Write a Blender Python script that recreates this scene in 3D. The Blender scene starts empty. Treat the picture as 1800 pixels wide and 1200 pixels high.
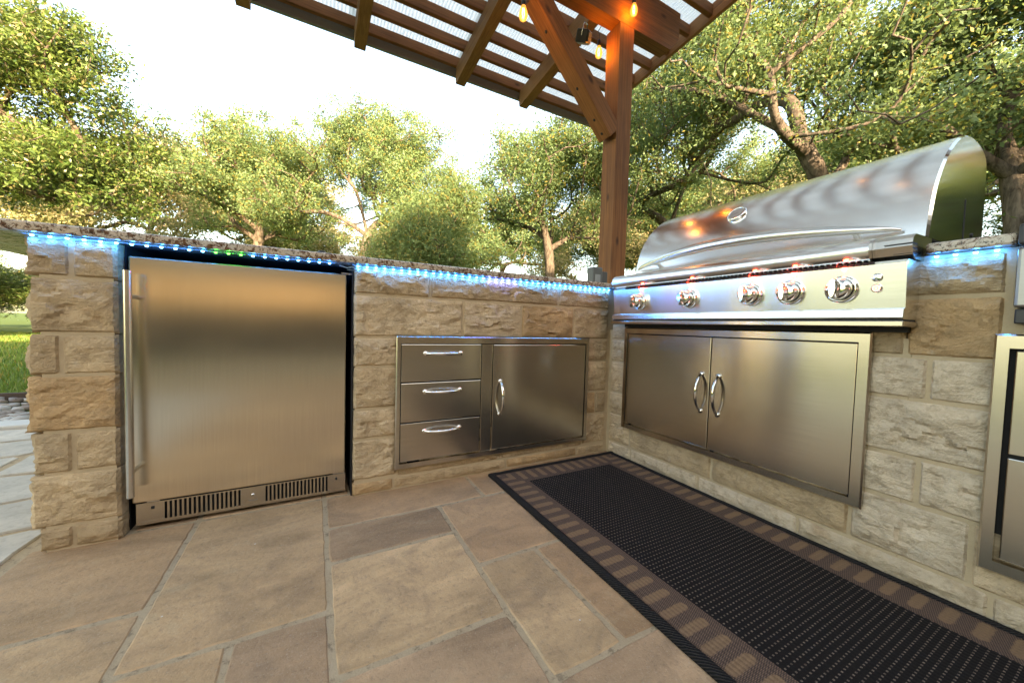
import bpy, bmesh, math, random
import numpy as np
from mathutils import Vector, Matrix, noise as mnoise

R = math.radians
sc = bpy.context.scene
C = sc.collection

# ------------------------------------------------------------------ camera
cd = bpy.data.cameras.new('camera')
cam = bpy.data.objects.new('camera', cd); C.objects.link(cam)
cd.sensor_fit = 'HORIZONTAL'; cd.sensor_width = 36.0
cd.lens = 638.19 / 1800 * 36.0
cd.clip_start = 0.02; cd.clip_end = 2000
YAW, PIT, ROL = 0.495577, -0.04133, 0.02767
fw = Vector((math.sin(YAW)*math.cos(PIT), math.cos(YAW)*math.cos(PIT), math.sin(PIT)))
r0 = Vector((math.cos(YAW), -math.sin(YAW), 0)); u0 = r0.cross(fw)
rt = math.cos(ROL)*r0 + math.sin(ROL)*u0; up = -math.sin(ROL)*r0 + math.cos(ROL)*u0
M = Matrix((rt, up, -fw)).transposed().to_4x4()
M.translation = Vector((-1.3983, -1.4742, 0.6634))
cam.matrix_world = M
sc.camera = cam

# ------------------------------------------------------------------ sky, sun, exposure
SUN_EL, SUN_AZ = R(15.5), math.atan2(-0.12, -0.99)      # azimuth as atan2(x, y) of the direction to the sun
world = bpy.data.worlds.new('World'); sc.world = world; world.use_nodes = True
nt = world.node_tree; nt.nodes.clear()
sky = nt.nodes.new('ShaderNodeTexSky'); sky.sky_type = 'NISHITA'; sky.sun_disc = False
sky.sun_elevation = SUN_EL; sky.sun_rotation = SUN_AZ; sky.air_density = 1.0; sky.dust_density = 1.6; sky.ozone_density = 0.8
bg = nt.nodes.new('ShaderNodeBackground'); bg.inputs[1].default_value = 0.15
wo = nt.nodes.new('ShaderNodeOutputWorld')
nt.links.new(sky.outputs[0], bg.inputs[0]); nt.links.new(bg.outputs[0], wo.inputs[0])
sd = bpy.data.lights.new('sun', 'SUN'); sd.energy = 3.4; sd.angle = R(0.6); sd.color = (1.0, 0.86, 0.68)
sun = bpy.data.objects.new('sun', sd); C.objects.link(sun)
tosun = Vector((math.sin(SUN_AZ)*math.cos(SUN_EL), math.cos(SUN_AZ)*math.cos(SUN_EL), math.sin(SUN_EL)))
sun.rotation_euler = tosun.to_track_quat('Z', 'Y').to_euler()
vs = sc.view_settings
vs.use_white_balance = True; vs.white_balance_temperature = 8100; vs.white_balance_tint = 10
vs.view_transform = 'Standard'; vs.look = 'None'; vs.gamma = 1.0; vs.exposure = 2.9
try: vs.use_curve_mapping = False
except Exception: pass
sc.render.engine = 'CYCLES'
sc.cycles.use_denoising = True
sc.cycles.max_bounces = 10; sc.cycles.transparent_max_bounces = 12; sc.cycles.sample_clamp_indirect = 6.0
sc.cycles.caustics_reflective = False; sc.cycles.caustics_refractive = False

# ------------------------------------------------------------------ helpers
def tag(o, label=None, cat=None, group=None, kind=None):
    if label: o['label'] = label
    if cat: o['category'] = cat
    if group: o['group'] = group
    if kind: o['kind'] = kind
    return o
def empty(name, loc=(0,0,0), rz=0.0):
    o = bpy.data.objects.new(name, None); C.objects.link(o)
    o.location = loc; o.rotation_euler = (0,0,rz); o.empty_display_size = 0.1
    return o
def link(name, me, mat=None, parent=None, loc=None, rot=None):
    o = bpy.data.objects.new(name, me); C.objects.link(o)
    if mat is not None and len(me.materials) == 0: me.materials.append(mat)
    if parent is not None: o.parent = parent
    if loc is not None: o.location = loc
    if rot is not None: o.rotation_euler = rot
    return o
class MB:
    def __init__(self): self.v = []; self.f = []; self.s = []
    def add(self, vs, fs, smooth=False):
        b = len(self.v); self.v.extend([tuple(p) for p in vs])
        self.f.extend([tuple(i+b for i in q) for q in fs]); self.s.extend([smooth]*len(fs))
    def box(self, x0, x1, y0, y1, z0, z1, bev=0.0):
        if bev <= 0:
            v = [(x0,y0,z0),(x1,y0,z0),(x1,y1,z0),(x0,y1,z0),(x0,y0,z1),(x1,y0,z1),(x1,y1,z1),(x0,y1,z1)]
            self.add(v, [(0,3,2,1),(4,5,6,7),(0,1,5,4),(1,2,6,5),(2,3,7,6),(3,0,4,7)]); return
        bm = bmesh.new()
        bmesh.ops.create_cube(bm, size=1.0)
        for p in bm.verts: p.co = Vector((x0+(p.co.x+.5)*(x1-x0), y0+(p.co.y+.5)*(y1-y0), z0+(p.co.z+.5)*(z1-z0)))
        bmesh.ops.bevel(bm, geom=bm.edges[:], offset=bev, segments=2, profile=0.5, affect='EDGES')
        bm.verts.ensure_lookup_table()
        self.add([p.co[:] for p in bm.verts], [[q.index for q in f.verts] for f in bm.faces]); bm.free()
    def tube(self, pts, rad, n=8, cap=True, smooth=True):
        pts = [Vector(p) for p in pts]
        rads = rad if isinstance(rad, (list, tuple)) else [rad]*len(pts)
        rings = []; prev = None
        for i, p in enumerate(pts):
            t = (pts[min(i+1, len(pts)-1)] - pts[max(i-1, 0)]).normalized()
            if prev is None:
                a = Vector((0,0,1)) if abs(t.z) < .9 else Vector((1,0,0))
                prev = (a - t*a.dot(t)).normalized()
            prev = (prev - t*prev.dot(t)).normalized(); b = t.cross(prev)
            rings.append([p + (prev*math.cos(2*math.pi*k/n) + b*math.sin(2*math.pi*k/n))*rads[i] for k in range(n)])
        vs = [q for r_ in rings for q in r_]; fs = []
        for i in range(len(pts)-1):
            for k in range(n):
                fs.append((i*n+k, i*n+(k+1) % n, (i+1)*n+(k+1) % n, (i+1)*n+k))
        self.add(vs, fs, smooth)
        if cap:
            self.add(rings[0], [tuple(reversed(range(n)))]); self.add(rings[-1], [tuple(range(n))])
    def lathe(self, prof, origin=(0,0,0), axis=(0,0,1), n=20, smooth=True):
        ax = Vector(axis).normalized(); a = Vector((0,0,1)) if abs(ax.z) < .9 else Vector((1,0,0))
        e1 = (a - ax*a.dot(ax)).normalized(); e2 = ax.cross(e1); o = Vector(origin)
        vs = []; fs = []
        for rr, h in prof:
            for k in range(n):
                t = 2*math.pi*k/n; vs.append(o + ax*h + (e1*math.cos(t)+e2*math.sin(t))*rr)
        for i in range(len(prof)-1):
            for k in range(n): fs.append((i*n+k, i*n+(k+1) % n, (i+1)*n+(k+1) % n, (i+1)*n+k))
        self.add(vs, fs, smooth)
    def extrude_y(self, prof, y0, y1, closed=True, caps=True, smooth=False):
        n = len(prof)
        vs = [(x, y0, z) for x, z in prof] + [(x, y1, z) for x, z in prof]
        m = n if closed else n-1
        self.add(vs, [(i, (i+1) % n, n+(i+1) % n, n+i) for i in range(m)], smooth)
        if caps and closed: self.add(vs, [tuple(reversed(range(n))), tuple(range(n, 2*n))])
    def mesh(self, name, uv=False):
        me = bpy.data.meshes.new(name); me.from_pydata(self.v, [], self.f); me.update()
        me.polygons.foreach_set('use_smooth', self.s)
        if uv:
            l = me.uv_layers.new(name='UVMap')
            for p in me.polygons:
                nx, ny, nz = abs(p.normal.x), abs(p.normal.y), abs(p.normal.z)
                for li in p.loop_indices:
                    c = me.vertices[me.loops[li].vertex_index].co
                    if ny >= nx and ny >= nz: l.data[li].uv = (c.z, c.x)
                    elif nx >= nz: l.data[li].uv = (c.z, c.y)
                    else: l.data[li].uv = (c.y, c.x)
        return me
    def build(self, name, mat, parent=None, loc=None, rot=None, uv=False):
        me = self.mesh(name, uv); 
        bm = bmesh.new(); bm.from_mesh(me); bmesh.ops.recalc_face_normals(bm, faces=bm.faces[:]); bm.to_mesh(me); bm.free()
        return link(name, me, mat, parent, loc, rot)

# ------------------------------------------------------------------ materials
def newmat(name):
    m = bpy.data.materials.new(name); m.use_nodes = True; n = m.node_tree
    n.nodes.clear(); out = n.nodes.new('ShaderNodeOutputMaterial')
    return m, n, out
class NT:
    def __init__(self, n): self.n = n
    def node(self, t, **kw):
        d = self.n.nodes.new(t)
        for k, v in kw.items():
            if k.startswith('i_'): d.inputs[k[2:].replace('_', ' ')].default_value = v
            else: setattr(d, k, v)
        return d
    def l(self, a, b): self.n.links.new(a, b)
    def math(self, op, a, b=None, c=None):
        d = self.n.nodes.new('ShaderNodeMath'); d.operation = op
        for i, x in enumerate((a, b, c)):
            if x is None: continue
            if isinstance(x, (int, float)): d.inputs[i].default_value = x
            else: self.l(x, d.inputs[i])
        return d.outputs[0]
    def mix(self, fac, a, b, blend='MIX'):
        d = self.n.nodes.new('ShaderNodeMix'); d.data_type = 'RGBA'; d.blend_type = blend
        for i, x in ((0, fac), (6, a), (7, b)):
            if isinstance(x, (int, float)): d.inputs[i].default_value = x
            elif isinstance(x, tuple): d.inputs[i].default_value = (*x, 1.0) if len(x) == 3 else x
            else: self.l(x, d.inputs[i])
        return d.outputs[2]
    def ramp(self, fac, stops):
        d = self.n.nodes.new('ShaderNodeValToRGB'); cr = d.color_ramp
        while len(cr.elements) < len(stops): cr.elements.new(0.5)
        for e, (p, c) in zip(cr.elements, stops):
            e.position = p; e.color = (c, c, c, 1) if isinstance(c, (int, float)) else (*c, 1)
        self.l(fac, d.inputs[0]); return d.outputs[0]
    def noise(self, vec, scale, detail=4, rough=.55, dist=0.0):
        d = self.node('ShaderNodeTexNoise'); d.inputs['Scale'].default_value = scale
        d.inputs['Detail'].default_value = detail; d.inputs['Roughness'].default_value = rough
        d.inputs['Distortion'].default_value = dist
        if vec is not None: self.l(vec, d.inputs['Vector'])
        return d.outputs[0]
    def mapping(self, vec, scale=(1,1,1), loc=(0,0,0)):
        d = self.node('ShaderNodeMapping'); d.inputs['Scale'].default_value = scale; d.inputs['Location'].default_value = loc
        self.l(vec, d.inputs['Vector']); return d.outputs[0]
    def bump(self, h, strength, dist, normal=None):
        d = self.node('ShaderNodeBump'); d.inputs['Strength'].default_value = strength; d.inputs['Distance'].default_value = dist
        self.l(h, d.inputs['Height'])
        if normal is not None: self.l(normal, d.inputs['Normal'])
        return d.outputs[0]
    def bsdf(self, out, base=None, rough=.6, metal=0.0, spec=.5, normal=None):
        d = self.node('ShaderNodeBsdfPrincipled')
        if isinstance(base, tuple): d.inputs['Base Color'].default_value = (*base, 1)
        elif base is not None: self.l(base, d.inputs['Base Color'])
        if isinstance(rough, (int, float)): d.inputs['Roughness'].default_value = rough
        else: self.l(rough, d.inputs['Roughness'])
        d.inputs['Metallic'].default_value = metal; d.inputs['Specular IOR Level'].default_value = spec
        if normal is not None: self.l(normal, d.inputs['Normal'])
        self.l(d.outputs[0], out.inputs[0]); return d
def objvec(t, offs=True):
    tc = t.node('ShaderNodeTexCoord')
    if not offs: return tc.outputs['Object']
    oi = t.node('ShaderNodeObjectInfo')
    d = t.node('ShaderNodeVectorMath', operation='ADD'); t.l(tc.outputs['Object'], d.inputs[0])
    m = t.node('ShaderNodeVectorMath', operation='SCALE'); m.inputs[0].default_value = (37.0, 53.0, 71.0); t.l(oi.outputs['Random'], m.inputs['Scale'])
    t.l(m.outputs[0], d.inputs[1]); return d.outputs[0]
def plain(name, col, rough=.5, metal=0.0, spec=.5):
    m, n, o = newmat(name); t = NT(n); nv = objvec(t)
    f = t.noise(nv, 40, 3); c = t.mix(t.math('MULTIPLY', f, .25), col, tuple(x*.7 for x in col))
    t.bsdf(o, c, rough, metal, spec); return m
def emis(name, col, s):
    m, n, o = newmat(name); t = NT(n); e = t.node('ShaderNodeEmission'); e.inputs[0].default_value = (*col, 1); e.inputs[1].default_value = s
    t.l(e.outputs[0], o.inputs[0]); return m

def mat_stone():
    m, n, o = newmat('limestone'); t = NT(n); v = objvec(t); oi = t.node('ShaderNodeObjectInfo')
    n1 = t.noise(v, 7, 5, .6); n2 = t.noise(v, 34, 6, .65); n3 = t.noise(t.mapping(v, (5,5,16)), 1.6, 4, .6, 1.2)
    tone = t.ramp(n1, [(.3, .72), (.7, 1.15)])
    c = t.mix(1.0, oi.outputs['Color'], tone, 'MULTIPLY')
    stain = t.ramp(n3, [(.55, 0.0), (.75, .38)])
    c = t.mix(stain, c, (.33, .185, .07))
    c = t.mix(t.ramp(n2, [(.36, .45), (.50, 0.0)]), c, (.26, .18, .10))
    c = t.mix(t.ramp(t.noise(v, 15, 5, .7), [(.6, 0.0), (.75, .35)]), c, (.62, .57, .48))
    h = t.math('ADD', t.math('MULTIPLY', n2, .6), t.noise(v, 120, 4, .6))
    h = t.math('ADD', h, t.math('MULTIPLY', n3, 1.5))
    t.bsdf(o, c, .85, 0, .25, t.bump(h, .8, .008)); return m
def mat_mortar():
    m, n, o = newmat('mortar'); t = NT(n); v = objvec(t)
    c = t.mix(t.noise(v, 30, 5), (.54, .42, .27), (.42, .32, .20))
    t.bsdf(o, c, .95, 0, .1, t.bump(t.noise(v, 160, 4), .5, .003)); return m
def mat_paver():
    m, n, o = newmat('sandstone_paver'); t = NT(n); v = objvec(t); oi = t.node('ShaderNodeObjectInfo')
    n1 = t.noise(t.mapping(v, (2.2, 5.5, 1)), 1.3, 6, .66, .8); n2 = t.noise(v, 85, 6, .75); n3 = t.noise(v, 6, 6, .7, 1.0)
    c = t.mix(1.0, oi.outputs['Color'], t.ramp(n1, [(.28, .62), (.5, .97), (.72, 1.28)]), 'MULTIPLY')
    c = t.mix(t.ramp(n3, [(.5, 0.0), (.70, .55)]), c, (.235, .16, .105))
    c = t.mix(t.ramp(n3, [(.25, .5), (.42, 0.0)]), c, (.50, .395, .25))
    c = t.mix(t.ramp(t.noise(t.mapping(v, (9, 24, 1)), 1.0, 6, .75), [(.55, 0.0), (.72, .4)]), c, (.42, .25, .12))
    c = t.mix(t.ramp(n2, [(.32, .42), (.46, 0.0)]), c, (.14, .10, .07))
    c = t.mix(t.ramp(t.noise(v, 260, 3, .7), [(.58, 0.0), (.72, .55)]), c, (.52, .43, .32))
    vo = t.node('ShaderNodeTexVoronoi'); vo.inputs['Scale'].default_value = 11.0; t.l(v, vo.inputs['Vector'])
    spk = t.math('LESS_THAN', vo.outputs['Distance'], .028)
    c = t.mix(t.math('MULTIPLY', spk, .7), c, (.7, .68, .64))
    h = t.math('ADD', t.math('MULTIPLY', n2, .8), t.math('ADD', n1, t.noise(v, 30, 5, .7)))
    t.bsdf(o, c, t.ramp(n3, [(.3, .62), (.7, .82)]), 0, .3, t.bump(h, .6, .005)); return m
def mat_flag():
    m, n, o = newmat('grey_flagstone'); t = NT(n); v = objvec(t); oi = t.node('ShaderNodeObjectInfo')
    n1 = t.noise(v, 3, 6, .65, 1.0); n2 = t.noise(v, 60, 5)
    c = t.mix(1.0, oi.outputs['Color'], t.ramp(n1, [(.3, .75), (.7, 1.15)]), 'MULTIPLY')
    c = t.mix(t.ramp(n2, [(.35, .25), (.5, 0.0)]), c, (.2, .18, .15))
    t.bsdf(o, c, .8, 0, .25, t.bump(t.math('ADD', n1, t.math('MULTIPLY', n2, .3)), .4, .006)); return m
def mat_granite():
    m, n, o = newmat('granite'); t = NT(n); v = objvec(t, False)
    n1 = t.noise(v, 42, 6, .75, 1.2); n2 = t.noise(v, 95, 5, .8); n3 = t.noise(v, 9, 4, .6)
    c = t.mix(t.ramp(n3, [(.35, 0.0), (.65, 1.0)]), (.55, .43, .31), (.50, .45, .38))
    c = t.mix(t.ramp(n1, [(.50, 0.0), (.56, 1.0)]), c, (.12, .055, .028))
    c = t.mix(t.ramp(n2, [(.55, 0.0), (.61, .95)]), c, (.022, .017, .014))
    c = t.mix(t.ramp(n2, [(.28, .8), (.36, 0.0)]), c, (.72, .66, .58))
    t.bsdf(o, c, .22, 0, .5, t.bump(n2, .08, .002)); return m
def mat_steel(name, base=(.56, .505, .43), rough=.18, an=.80, brush=.012, vertical=True):
    m, n, o = newmat(name); t = NT(n); tc = t.node('ShaderNodeTexCoord')
    u = t.mapping(tc.outputs['UV'], (700, 5, 1) if vertical else (5, 700, 1)); f = t.noise(u, 1.0, 3, .6)
    base = t.mix(t.ramp(f, [(.3, 0.0), (.7, 1.0)]), tuple(x*.90 for x in base), tuple(min(1, x*1.07) for x in base))
    sm = t.noise(tc.outputs['Object'], 6, 4, .6)
    d = t.bsdf(o, base, t.math('ADD', t.math('MULTIPLY', t.ramp(sm, [(.35, 0.0), (.75, 1.0)]), .03), rough-.01), 1.0, .5)
    tg = t.node('ShaderNodeTangent'); tg.direction_type = 'UV_MAP'; t.l(tg.outputs[0], d.inputs['Tangent'])
    d.inputs['Anisotropic'].default_value = an
    if not vertical: d.inputs['Anisotropic Rotation'].default_value = .25
    return m
def mat_wood(name, a, b):
    m, n, o = newmat(name); t = NT(n); v = objvec(t)
    g = t.noise(t.mapping(v, (1.1, 26, 26)), 1.6, 6, .62, .9); g2 = t.noise(t.mapping(v, (3, 120, 120)), 1.0, 4, .6)
    big = t.noise(v, 2.2, 3)
    c = t.mix(t.ramp(g, [(.3, 0.0), (.7, 1.0)]), a, b)
    c = t.mix(t.ramp(g2, [(.3, .45), (.55, 0.0)]), c, tuple(x*.35 for x in a))
    c = t.mix(t.ramp(big, [(.4, 0.0), (.7, .3)]), c, tuple(x*1.5 for x in b))
    vo = t.node('ShaderNodeTexVoronoi'); vo.inputs['Scale'].default_value = 1.0; t.l(t.mapping(v, (2.6, 5.5, 5.5)), vo.inputs['Vector'])
    c = t.mix(t.ramp(vo.outputs['Distance'], [(.05, .85), (.13, 0.0)]), c, (.035, .014, .007))
    t.bsdf(o, c, t.ramp(g, [(.3, .62), (.7, .78)]), 0, .3, t.bump(t.math('ADD', g, g2), .35, .004)); return m
def mat_leaf(name, a, b, trans=.38, rough=.5, yellow=(.30, .24, .06), yfac=.12):
    m, n, o = newmat(name); t = NT(n); ge = t.node('ShaderNodeNewGeometry'); rnd = ge.outputs['Random Per Island']
    tc = t.node('ShaderNodeTexCoord'); big = t.noise(tc.outputs['Object'], .55, 3)
    c = t.mix(rnd, a, b)
    c = t.mix(t.ramp(big, [(.42, 0.0), (.68, .5)]), c, tuple(min(1, x*1.45) for x in b))
    c = t.mix(t.math('GREATER_THAN', t.math('FRACT', t.math('MULTIPLY', rnd, 17.3)), 1-yfac), c, yellow)
    d = t.node('ShaderNodeBsdfPrincipled'); t.l(c, d.inputs['Base Color']); d.inputs['Roughness'].default_value = rough; d.inputs['Specular IOR Level'].default_value = .4
    tr = t.node('ShaderNodeBsdfTranslucent'); t.l(t.mix(.5, c, (.20, .24, .04)), tr.inputs[0])
    ms = t.node('ShaderNodeMixShader'); ms.inputs[0].default_value = trans
    t.l(d.outputs[0], ms.inputs[1]); t.l(tr.outputs[0], ms.inputs[2]); t.l(ms.outputs[0], o.inputs[0]); return m
def mat_bark():
    m, n, o = newmat('bark'); t = NT(n); tc = t.node('ShaderNodeTexCoord'); v = tc.outputs['Object']
    f = t.noise(t.mapping(v, (9, 9, 2.2)), 1.4, 6, .65, .6)
    c = t.mix(t.ramp(f, [(.35, 0.0), (.65, 1.0)]), (.055, .042, .032), (.19, .15, .115))
    t.bsdf(o, c, .95, 0, .1, t.bump(f, .9, .03)); return m
def mat_ground():
    m, n, o = newmat('lawn_soil'); t = NT(n); tc = t.node('ShaderNodeTexCoord'); v = tc.outputs['Object']
    c = t.mix(t.noise(v, .6, 5), (.075, .125, .022), (.115, .155, .035))
    c = t.mix(t.ramp(t.noise(v, 6, 4), [(.5, 0.0), (.75, .5)]), c, (.14, .13, .05))
    t.bsdf(o, c, .95, 0, .1, t.bump(t.noise(v, 30, 5), .8, .03)); return m
def mat_rug():
    m, n, o = newmat('woven_rug'); t = NT(n); tc = t.node('ShaderNodeTexCoord'); sp = t.node('ShaderNodeSeparateXYZ'); t.l(tc.outputs['Object'], sp.inputs[0])
    x, y = sp.outputs[0], sp.outputs[1]      # object origin at the rug's far left corner, x to the right, y towards the viewer side is negative
    W, Lg = .712, 2.05
    dx = t.math('MINIMUM', x, t.math('SUBTRACT', W, x)); ny = t.math('MULTIPLY', y, -1.0)
    dy = t.math('MINIMUM', ny, t.math('SUBTRACT', Lg, ny))
    d = t.math('MINIMUM', dx, dy)
    side = t.math('LESS_THAN', dx, dy)
    # centre field: dark weave with light thread ends
    fx = t.math('ABSOLUTE', t.math('SUBTRACT', t.math('FRACT', t.math('DIVIDE', x, .0118)), .5))
    fy = t.math('ABSOLUTE', t.math('SUBTRACT', t.math('FRACT', t.math('DIVIDE', ny, .0135)), .5))
    dot = t.math('MULTIPLY', t.math('LESS_THAN', fx, .20), t.math('LESS_THAN', fy, .13))
    rn = t.noise(tc.outputs['Object'], 300, 2)
    dot = t.math('MULTIPLY', dot, t.ramp(rn, [(.3, .15), (.65, 1.0)]))
    field = t.mix(dot, (.008, .006, .0057), (.22, .17, .13))
    # border band: tan bars with rounded ends on a brown mesh
    along = t.math('ADD', t.math('MULTIPLY', side, ny), t.math('MULTIPLY', t.math('SUBTRACT', 1.0, side), x))
    fb = t.math('ABSOLUTE', t.math('SUBTRACT', t.math('FRACT', t.math('DIVIDE', along, .0508)), .5))
    qx = t.math('MULTIPLY', fb, .0508); qy = t.math('MAXIMUM', t.math('SUBTRACT', t.math('ABSOLUTE', t.math('SUBTRACT', d, .066)), .030), 0.0)
    rr = t.math('SQRT', t.math('ADD', t.math('MULTIPLY', qx, qx), t.math('MULTIPLY', qy, qy)))
    rr = t.math('ADD', rr, t.math('MULTIPLY', t.math('SUBTRACT', t.noise(t.mapping(tc.outputs['Object'], (150, 150, 1)), 1.0, 2), .5), .010))
    bar = t.ramp(t.math('MULTIPLY', rr, 40.0), [(.40, .85), (.56, 0.0)])
    th = t.math('FRACT', t.math('DIVIDE', t.math('ADD', x, t.math('MULTIPLY', y, .45)), .0048))
    th2 = t.math('FRACT', t.math('DIVIDE', t.math('SUBTRACT', t.math('MULTIPLY', x, .35), y), .0042))
    mesh_f = t.math('MULTIPLY', t.math('LESS_THAN', th, .5), t.math('LESS_THAN', th2, .62))
    brown = t.mix(mesh_f, (.06, .04, .033), (.21, .13, .085))
    grain = t.noise(t.mapping(tc.outputs['Object'], (240, 240, 1)), 1.0, 3)
    tan = t.mix(grain, (.17, .10, .055), (.31, .19, .105))
    band = t.mix(bar, brown, tan)
    c = t.mix(t.math('GREATER_THAN', d, .128), band, field)
    hgt = t.math('ADD', t.math('MULTIPLY', t.math('ADD', fx, fy), 1.0), t.math('MULTIPLY', grain, .3))
    t.bsdf(o, c, .85, 0, .2, t.bump(hgt, .6, .003)); return m
def mat_sheet():
    m, n, o = newmat('polycarbonate_sheet'); t = NT(n); v = objvec(t, False)
    c = t.mix(t.noise(v, 3, 4), (.70, .72, .70), (.62, .64, .62))
    a = t.node('ShaderNodeBsdfDiffuse'); t.l(c, a.inputs[0]); b = t.node('ShaderNodeBsdfTranslucent'); b.inputs[0].default_value = (.80, .83, .81, 1)
    ms = t.node('ShaderNodeMixShader'); ms.inputs[0].default_value = .72
    t.l(a.outputs[0], ms.inputs[1]); t.l(b.outputs[0], ms.inputs[2]); t.l(ms.outputs[0], o.inputs[0]); return m
def mat_bulb():
    m, n, o = newmat('amber_bulb_glass'); t = NT(n)
    tr = t.node('ShaderNodeBsdfTransparent'); tr.inputs[0].default_value = (1.0, .72, .38, 1)
    e = t.node('ShaderNodeEmission'); e.inputs[0].default_value = (1.0, .42, .08, 1); e.inputs[1].default_value = .45
    g = t.node('ShaderNodeBsdfGlossy'); g.inputs['Roughness'].default_value = .05
    m1 = t.node('ShaderNodeMixShader'); m1.inputs[0].default_value = .45; t.l(tr.outputs[0], m1.inputs[1]); t.l(e.outputs[0], m1.inputs[2])
    m2 = t.node('ShaderNodeMixShader'); m2.inputs[0].default_value = .06; t.l(m1.outputs[0], m2.inputs[1]); t.l(g.outputs[0], m2.inputs[2])
    t.l(m2.outputs[0], o.inputs[0]); return m

STONE, MORTAR, PAVER, FLAG, GRANITE = mat_stone(), mat_mortar(), mat_paver(), mat_flag(), mat_granite()
STEEL = mat_steel('brushed_steel')
STEEL_HOOD = mat_steel('brushed_hood_steel', (.80, .785, .75), .19, .88, .008)
STEEL_FR = mat_steel('refrigerator_steel', (.80, .70, .56), .20, .85, vertical=False)
DARKST = mat_steel('dark_steel', (.30, .29, .28), .3, .6)
POLISH = mat_steel('polished_steel', (.78, .76, .66), .10, .0, .03)
CHROME = plain('chrome', (.80, .78, .75), .07, 1.0)
SATIN = plain('satin_steel_bar', (.66, .64, .60), .24, 1.0)
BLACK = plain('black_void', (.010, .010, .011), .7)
DARKPL = plain('black_plastic', (.02, .02, .021), .4)
GREYPL = plain('grey_plastic', (.10, .105, .105), .5)
WOOD = mat_wood('stained_cedar', (.155, .060, .021), (.32, .135, .050))
WOODR = mat_wood('rafter_cedar', (.22, .10, .039), (.38, .185, .075))
FASC = plain('grey_fascia', (.27, .26, .25), .6)
SHEET, BARK, GROUND, RUG = mat_sheet(), mat_bark(), mat_ground(), mat_rug()
def mat_binding():
    m, n, o = newmat('black_binding'); t = NT(n); v = objvec(t, False)
    w = t.node('ShaderNodeTexWave'); w.bands_direction = 'DIAGONAL'; w.inputs['Scale'].default_value = 70.0; w.inputs['Distortion'].default_value = 2.0; w.inputs['Detail'].default_value = 2.0; t.l(v, w.inputs['Vector'])
    c = t.mix(t.ramp(w.outputs['Fac'], [(.4, 0.0), (.8, 1.0)]), (.006, .0058, .006), (.030, .026, .024))
    t.bsdf(o, c, .8, 0, .2, t.bump(w.outputs['Fac'], .8, .003)); return m
BINDING = mat_binding()
LEDBLUE = emis('led_blue', (.10, .45, 1.0), 3.0); LEDGREEN = emis('led_green', (.06, 1.0, .10), 1.2); LEDRED = emis('led_red', (1.0, .05, .03), 3.0)
WIRE = plain('clear_wire', (.25, .4, .5), .3)
rng = random.Random(7)
def mat_joint():
    m, n, o = newmat('joint_sand'); t = NT(n); v = objvec(t, False)
    c = t.mix(t.noise(v, 18, 5), (.50, .385, .25), (.36, .265, .165)); c = t.mix(t.ramp(t.noise(v, 45, 5, .7), [(.36, .6), (.46, 0.0)]), c, (.14, .10, .065))
    t.bsdf(o, c, .95, 0, .1, t.bump(t.noise(v, 220, 4), .6, .003)); return m
JOINT = mat_joint()

# ------------------------------------------------------------------ ground, patio, lawn edge
g = MB(); g.add([(-900,-900,-.06),(900,-900,-.06),(900,900,-.06),(-900,900,-.06)], [(0,1,2,3)])
tag(g.build('lawn', GROUND), kind='structure')
g = MB(); g.box(-3.7, 3.0, -7.0, 1.68, -.10, -.0022)
patio = tag(g.build('patio', JOINT), kind='structure')
MX, MY = .1835, .184
def px_(k): return -1.734 + MX*k
def py_(j): return -.021 - MY*j
PCOL = {'lt': (0.517, 0.331, 0.178), 'tan': (0.451, 0.278, 0.147), 'pink': (0.451, 0.278, 0.151), 'cream': (0.55, 0.36, 0.196), 'brown': (0.418, 0.253, 0.134), 'purple': (0.374, 0.239, 0.139), 'grey': (0.44, 0.283, 0.165)}
def paver(x0, x1, y0, y1, col):
    gp = .0055; hz = rng.uniform(-.0008, .0008); cx, cy = (x0+x1)/2, (y0+y1)/2
    x0, x1, y0, y1 = x0+gp-cx, x1-gp-cx, y0+gp-cy, y1-gp-cy; Q = []
    for (a, b), (c, d) in zip(((x0,y0),(x1,y0),(x1,y1),(x0,y1)), ((x1,y0),(x1,y1),(x0,y1),(x0,y0))):
        n = max(5, int(math.hypot(c-a, d-b)/.022))
        for i in range(n):
            t = i/n; p = Vector((a+(c-a)*t, b+(d-b)*t, 0)); w = p + Vector((cx, cy, 0))
            nn = Vector((d-b, a-c, 0)).normalized(); k = .0022*mnoise.noise(w*38) + .0022*mnoise.noise(w*95)
            if i == 0: k = -.003; nn = p.normalized()
            Q.append((p.x+nn.x*k, p.y+nn.y*k))
    n = len(Q); mb = MB(); ins = [(x*(1-.004/max(.05, abs(x1))), y*(1-.004/max(.05, abs(y1)))) for x, y in Q]
    mb.add([(x, y, 0) for x, y in ins] + [(x, y, -.003) for x, y in Q] + [(x, y, -.03) for x, y in Q],
           [tuple(range(n))] + [(k*n+i, (k+1)*n+i, (k+1)*n+(i+1) % n, k*n+(i+1) % n) for k in (0, 1) for i in range(n)])
    o = mb.build('paver', PAVER, patio, (cx, cy, hz)); o.rotation_euler = (rng.uniform(-.0015,.0015), rng.uniform(-.0015,.0015), 0)
    k = rng.uniform(.93, 1.06); o.color = (col[0]*k, col[1]*k, col[2]*k, 1)
known = [(0,2,0,3,'lt'),(-2,0,0,2,'tan'),(-2,0,2,5,'lt'),(2,5,0,1,'pink'),(5,9,0,1,'brown'),(2,4,1,2,'purple'),(2,4,2,4,'cream'),(4,6,1,3,'pink'),
         (4,5,3,5,'cream'),(5,7,3,5,'brown'),(2,4,4,6,'grey'),(1,2,3,5,'purple'),(0,1,3,5,'lt'),(4,7,5,7,'grey')]
occ = set()
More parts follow.
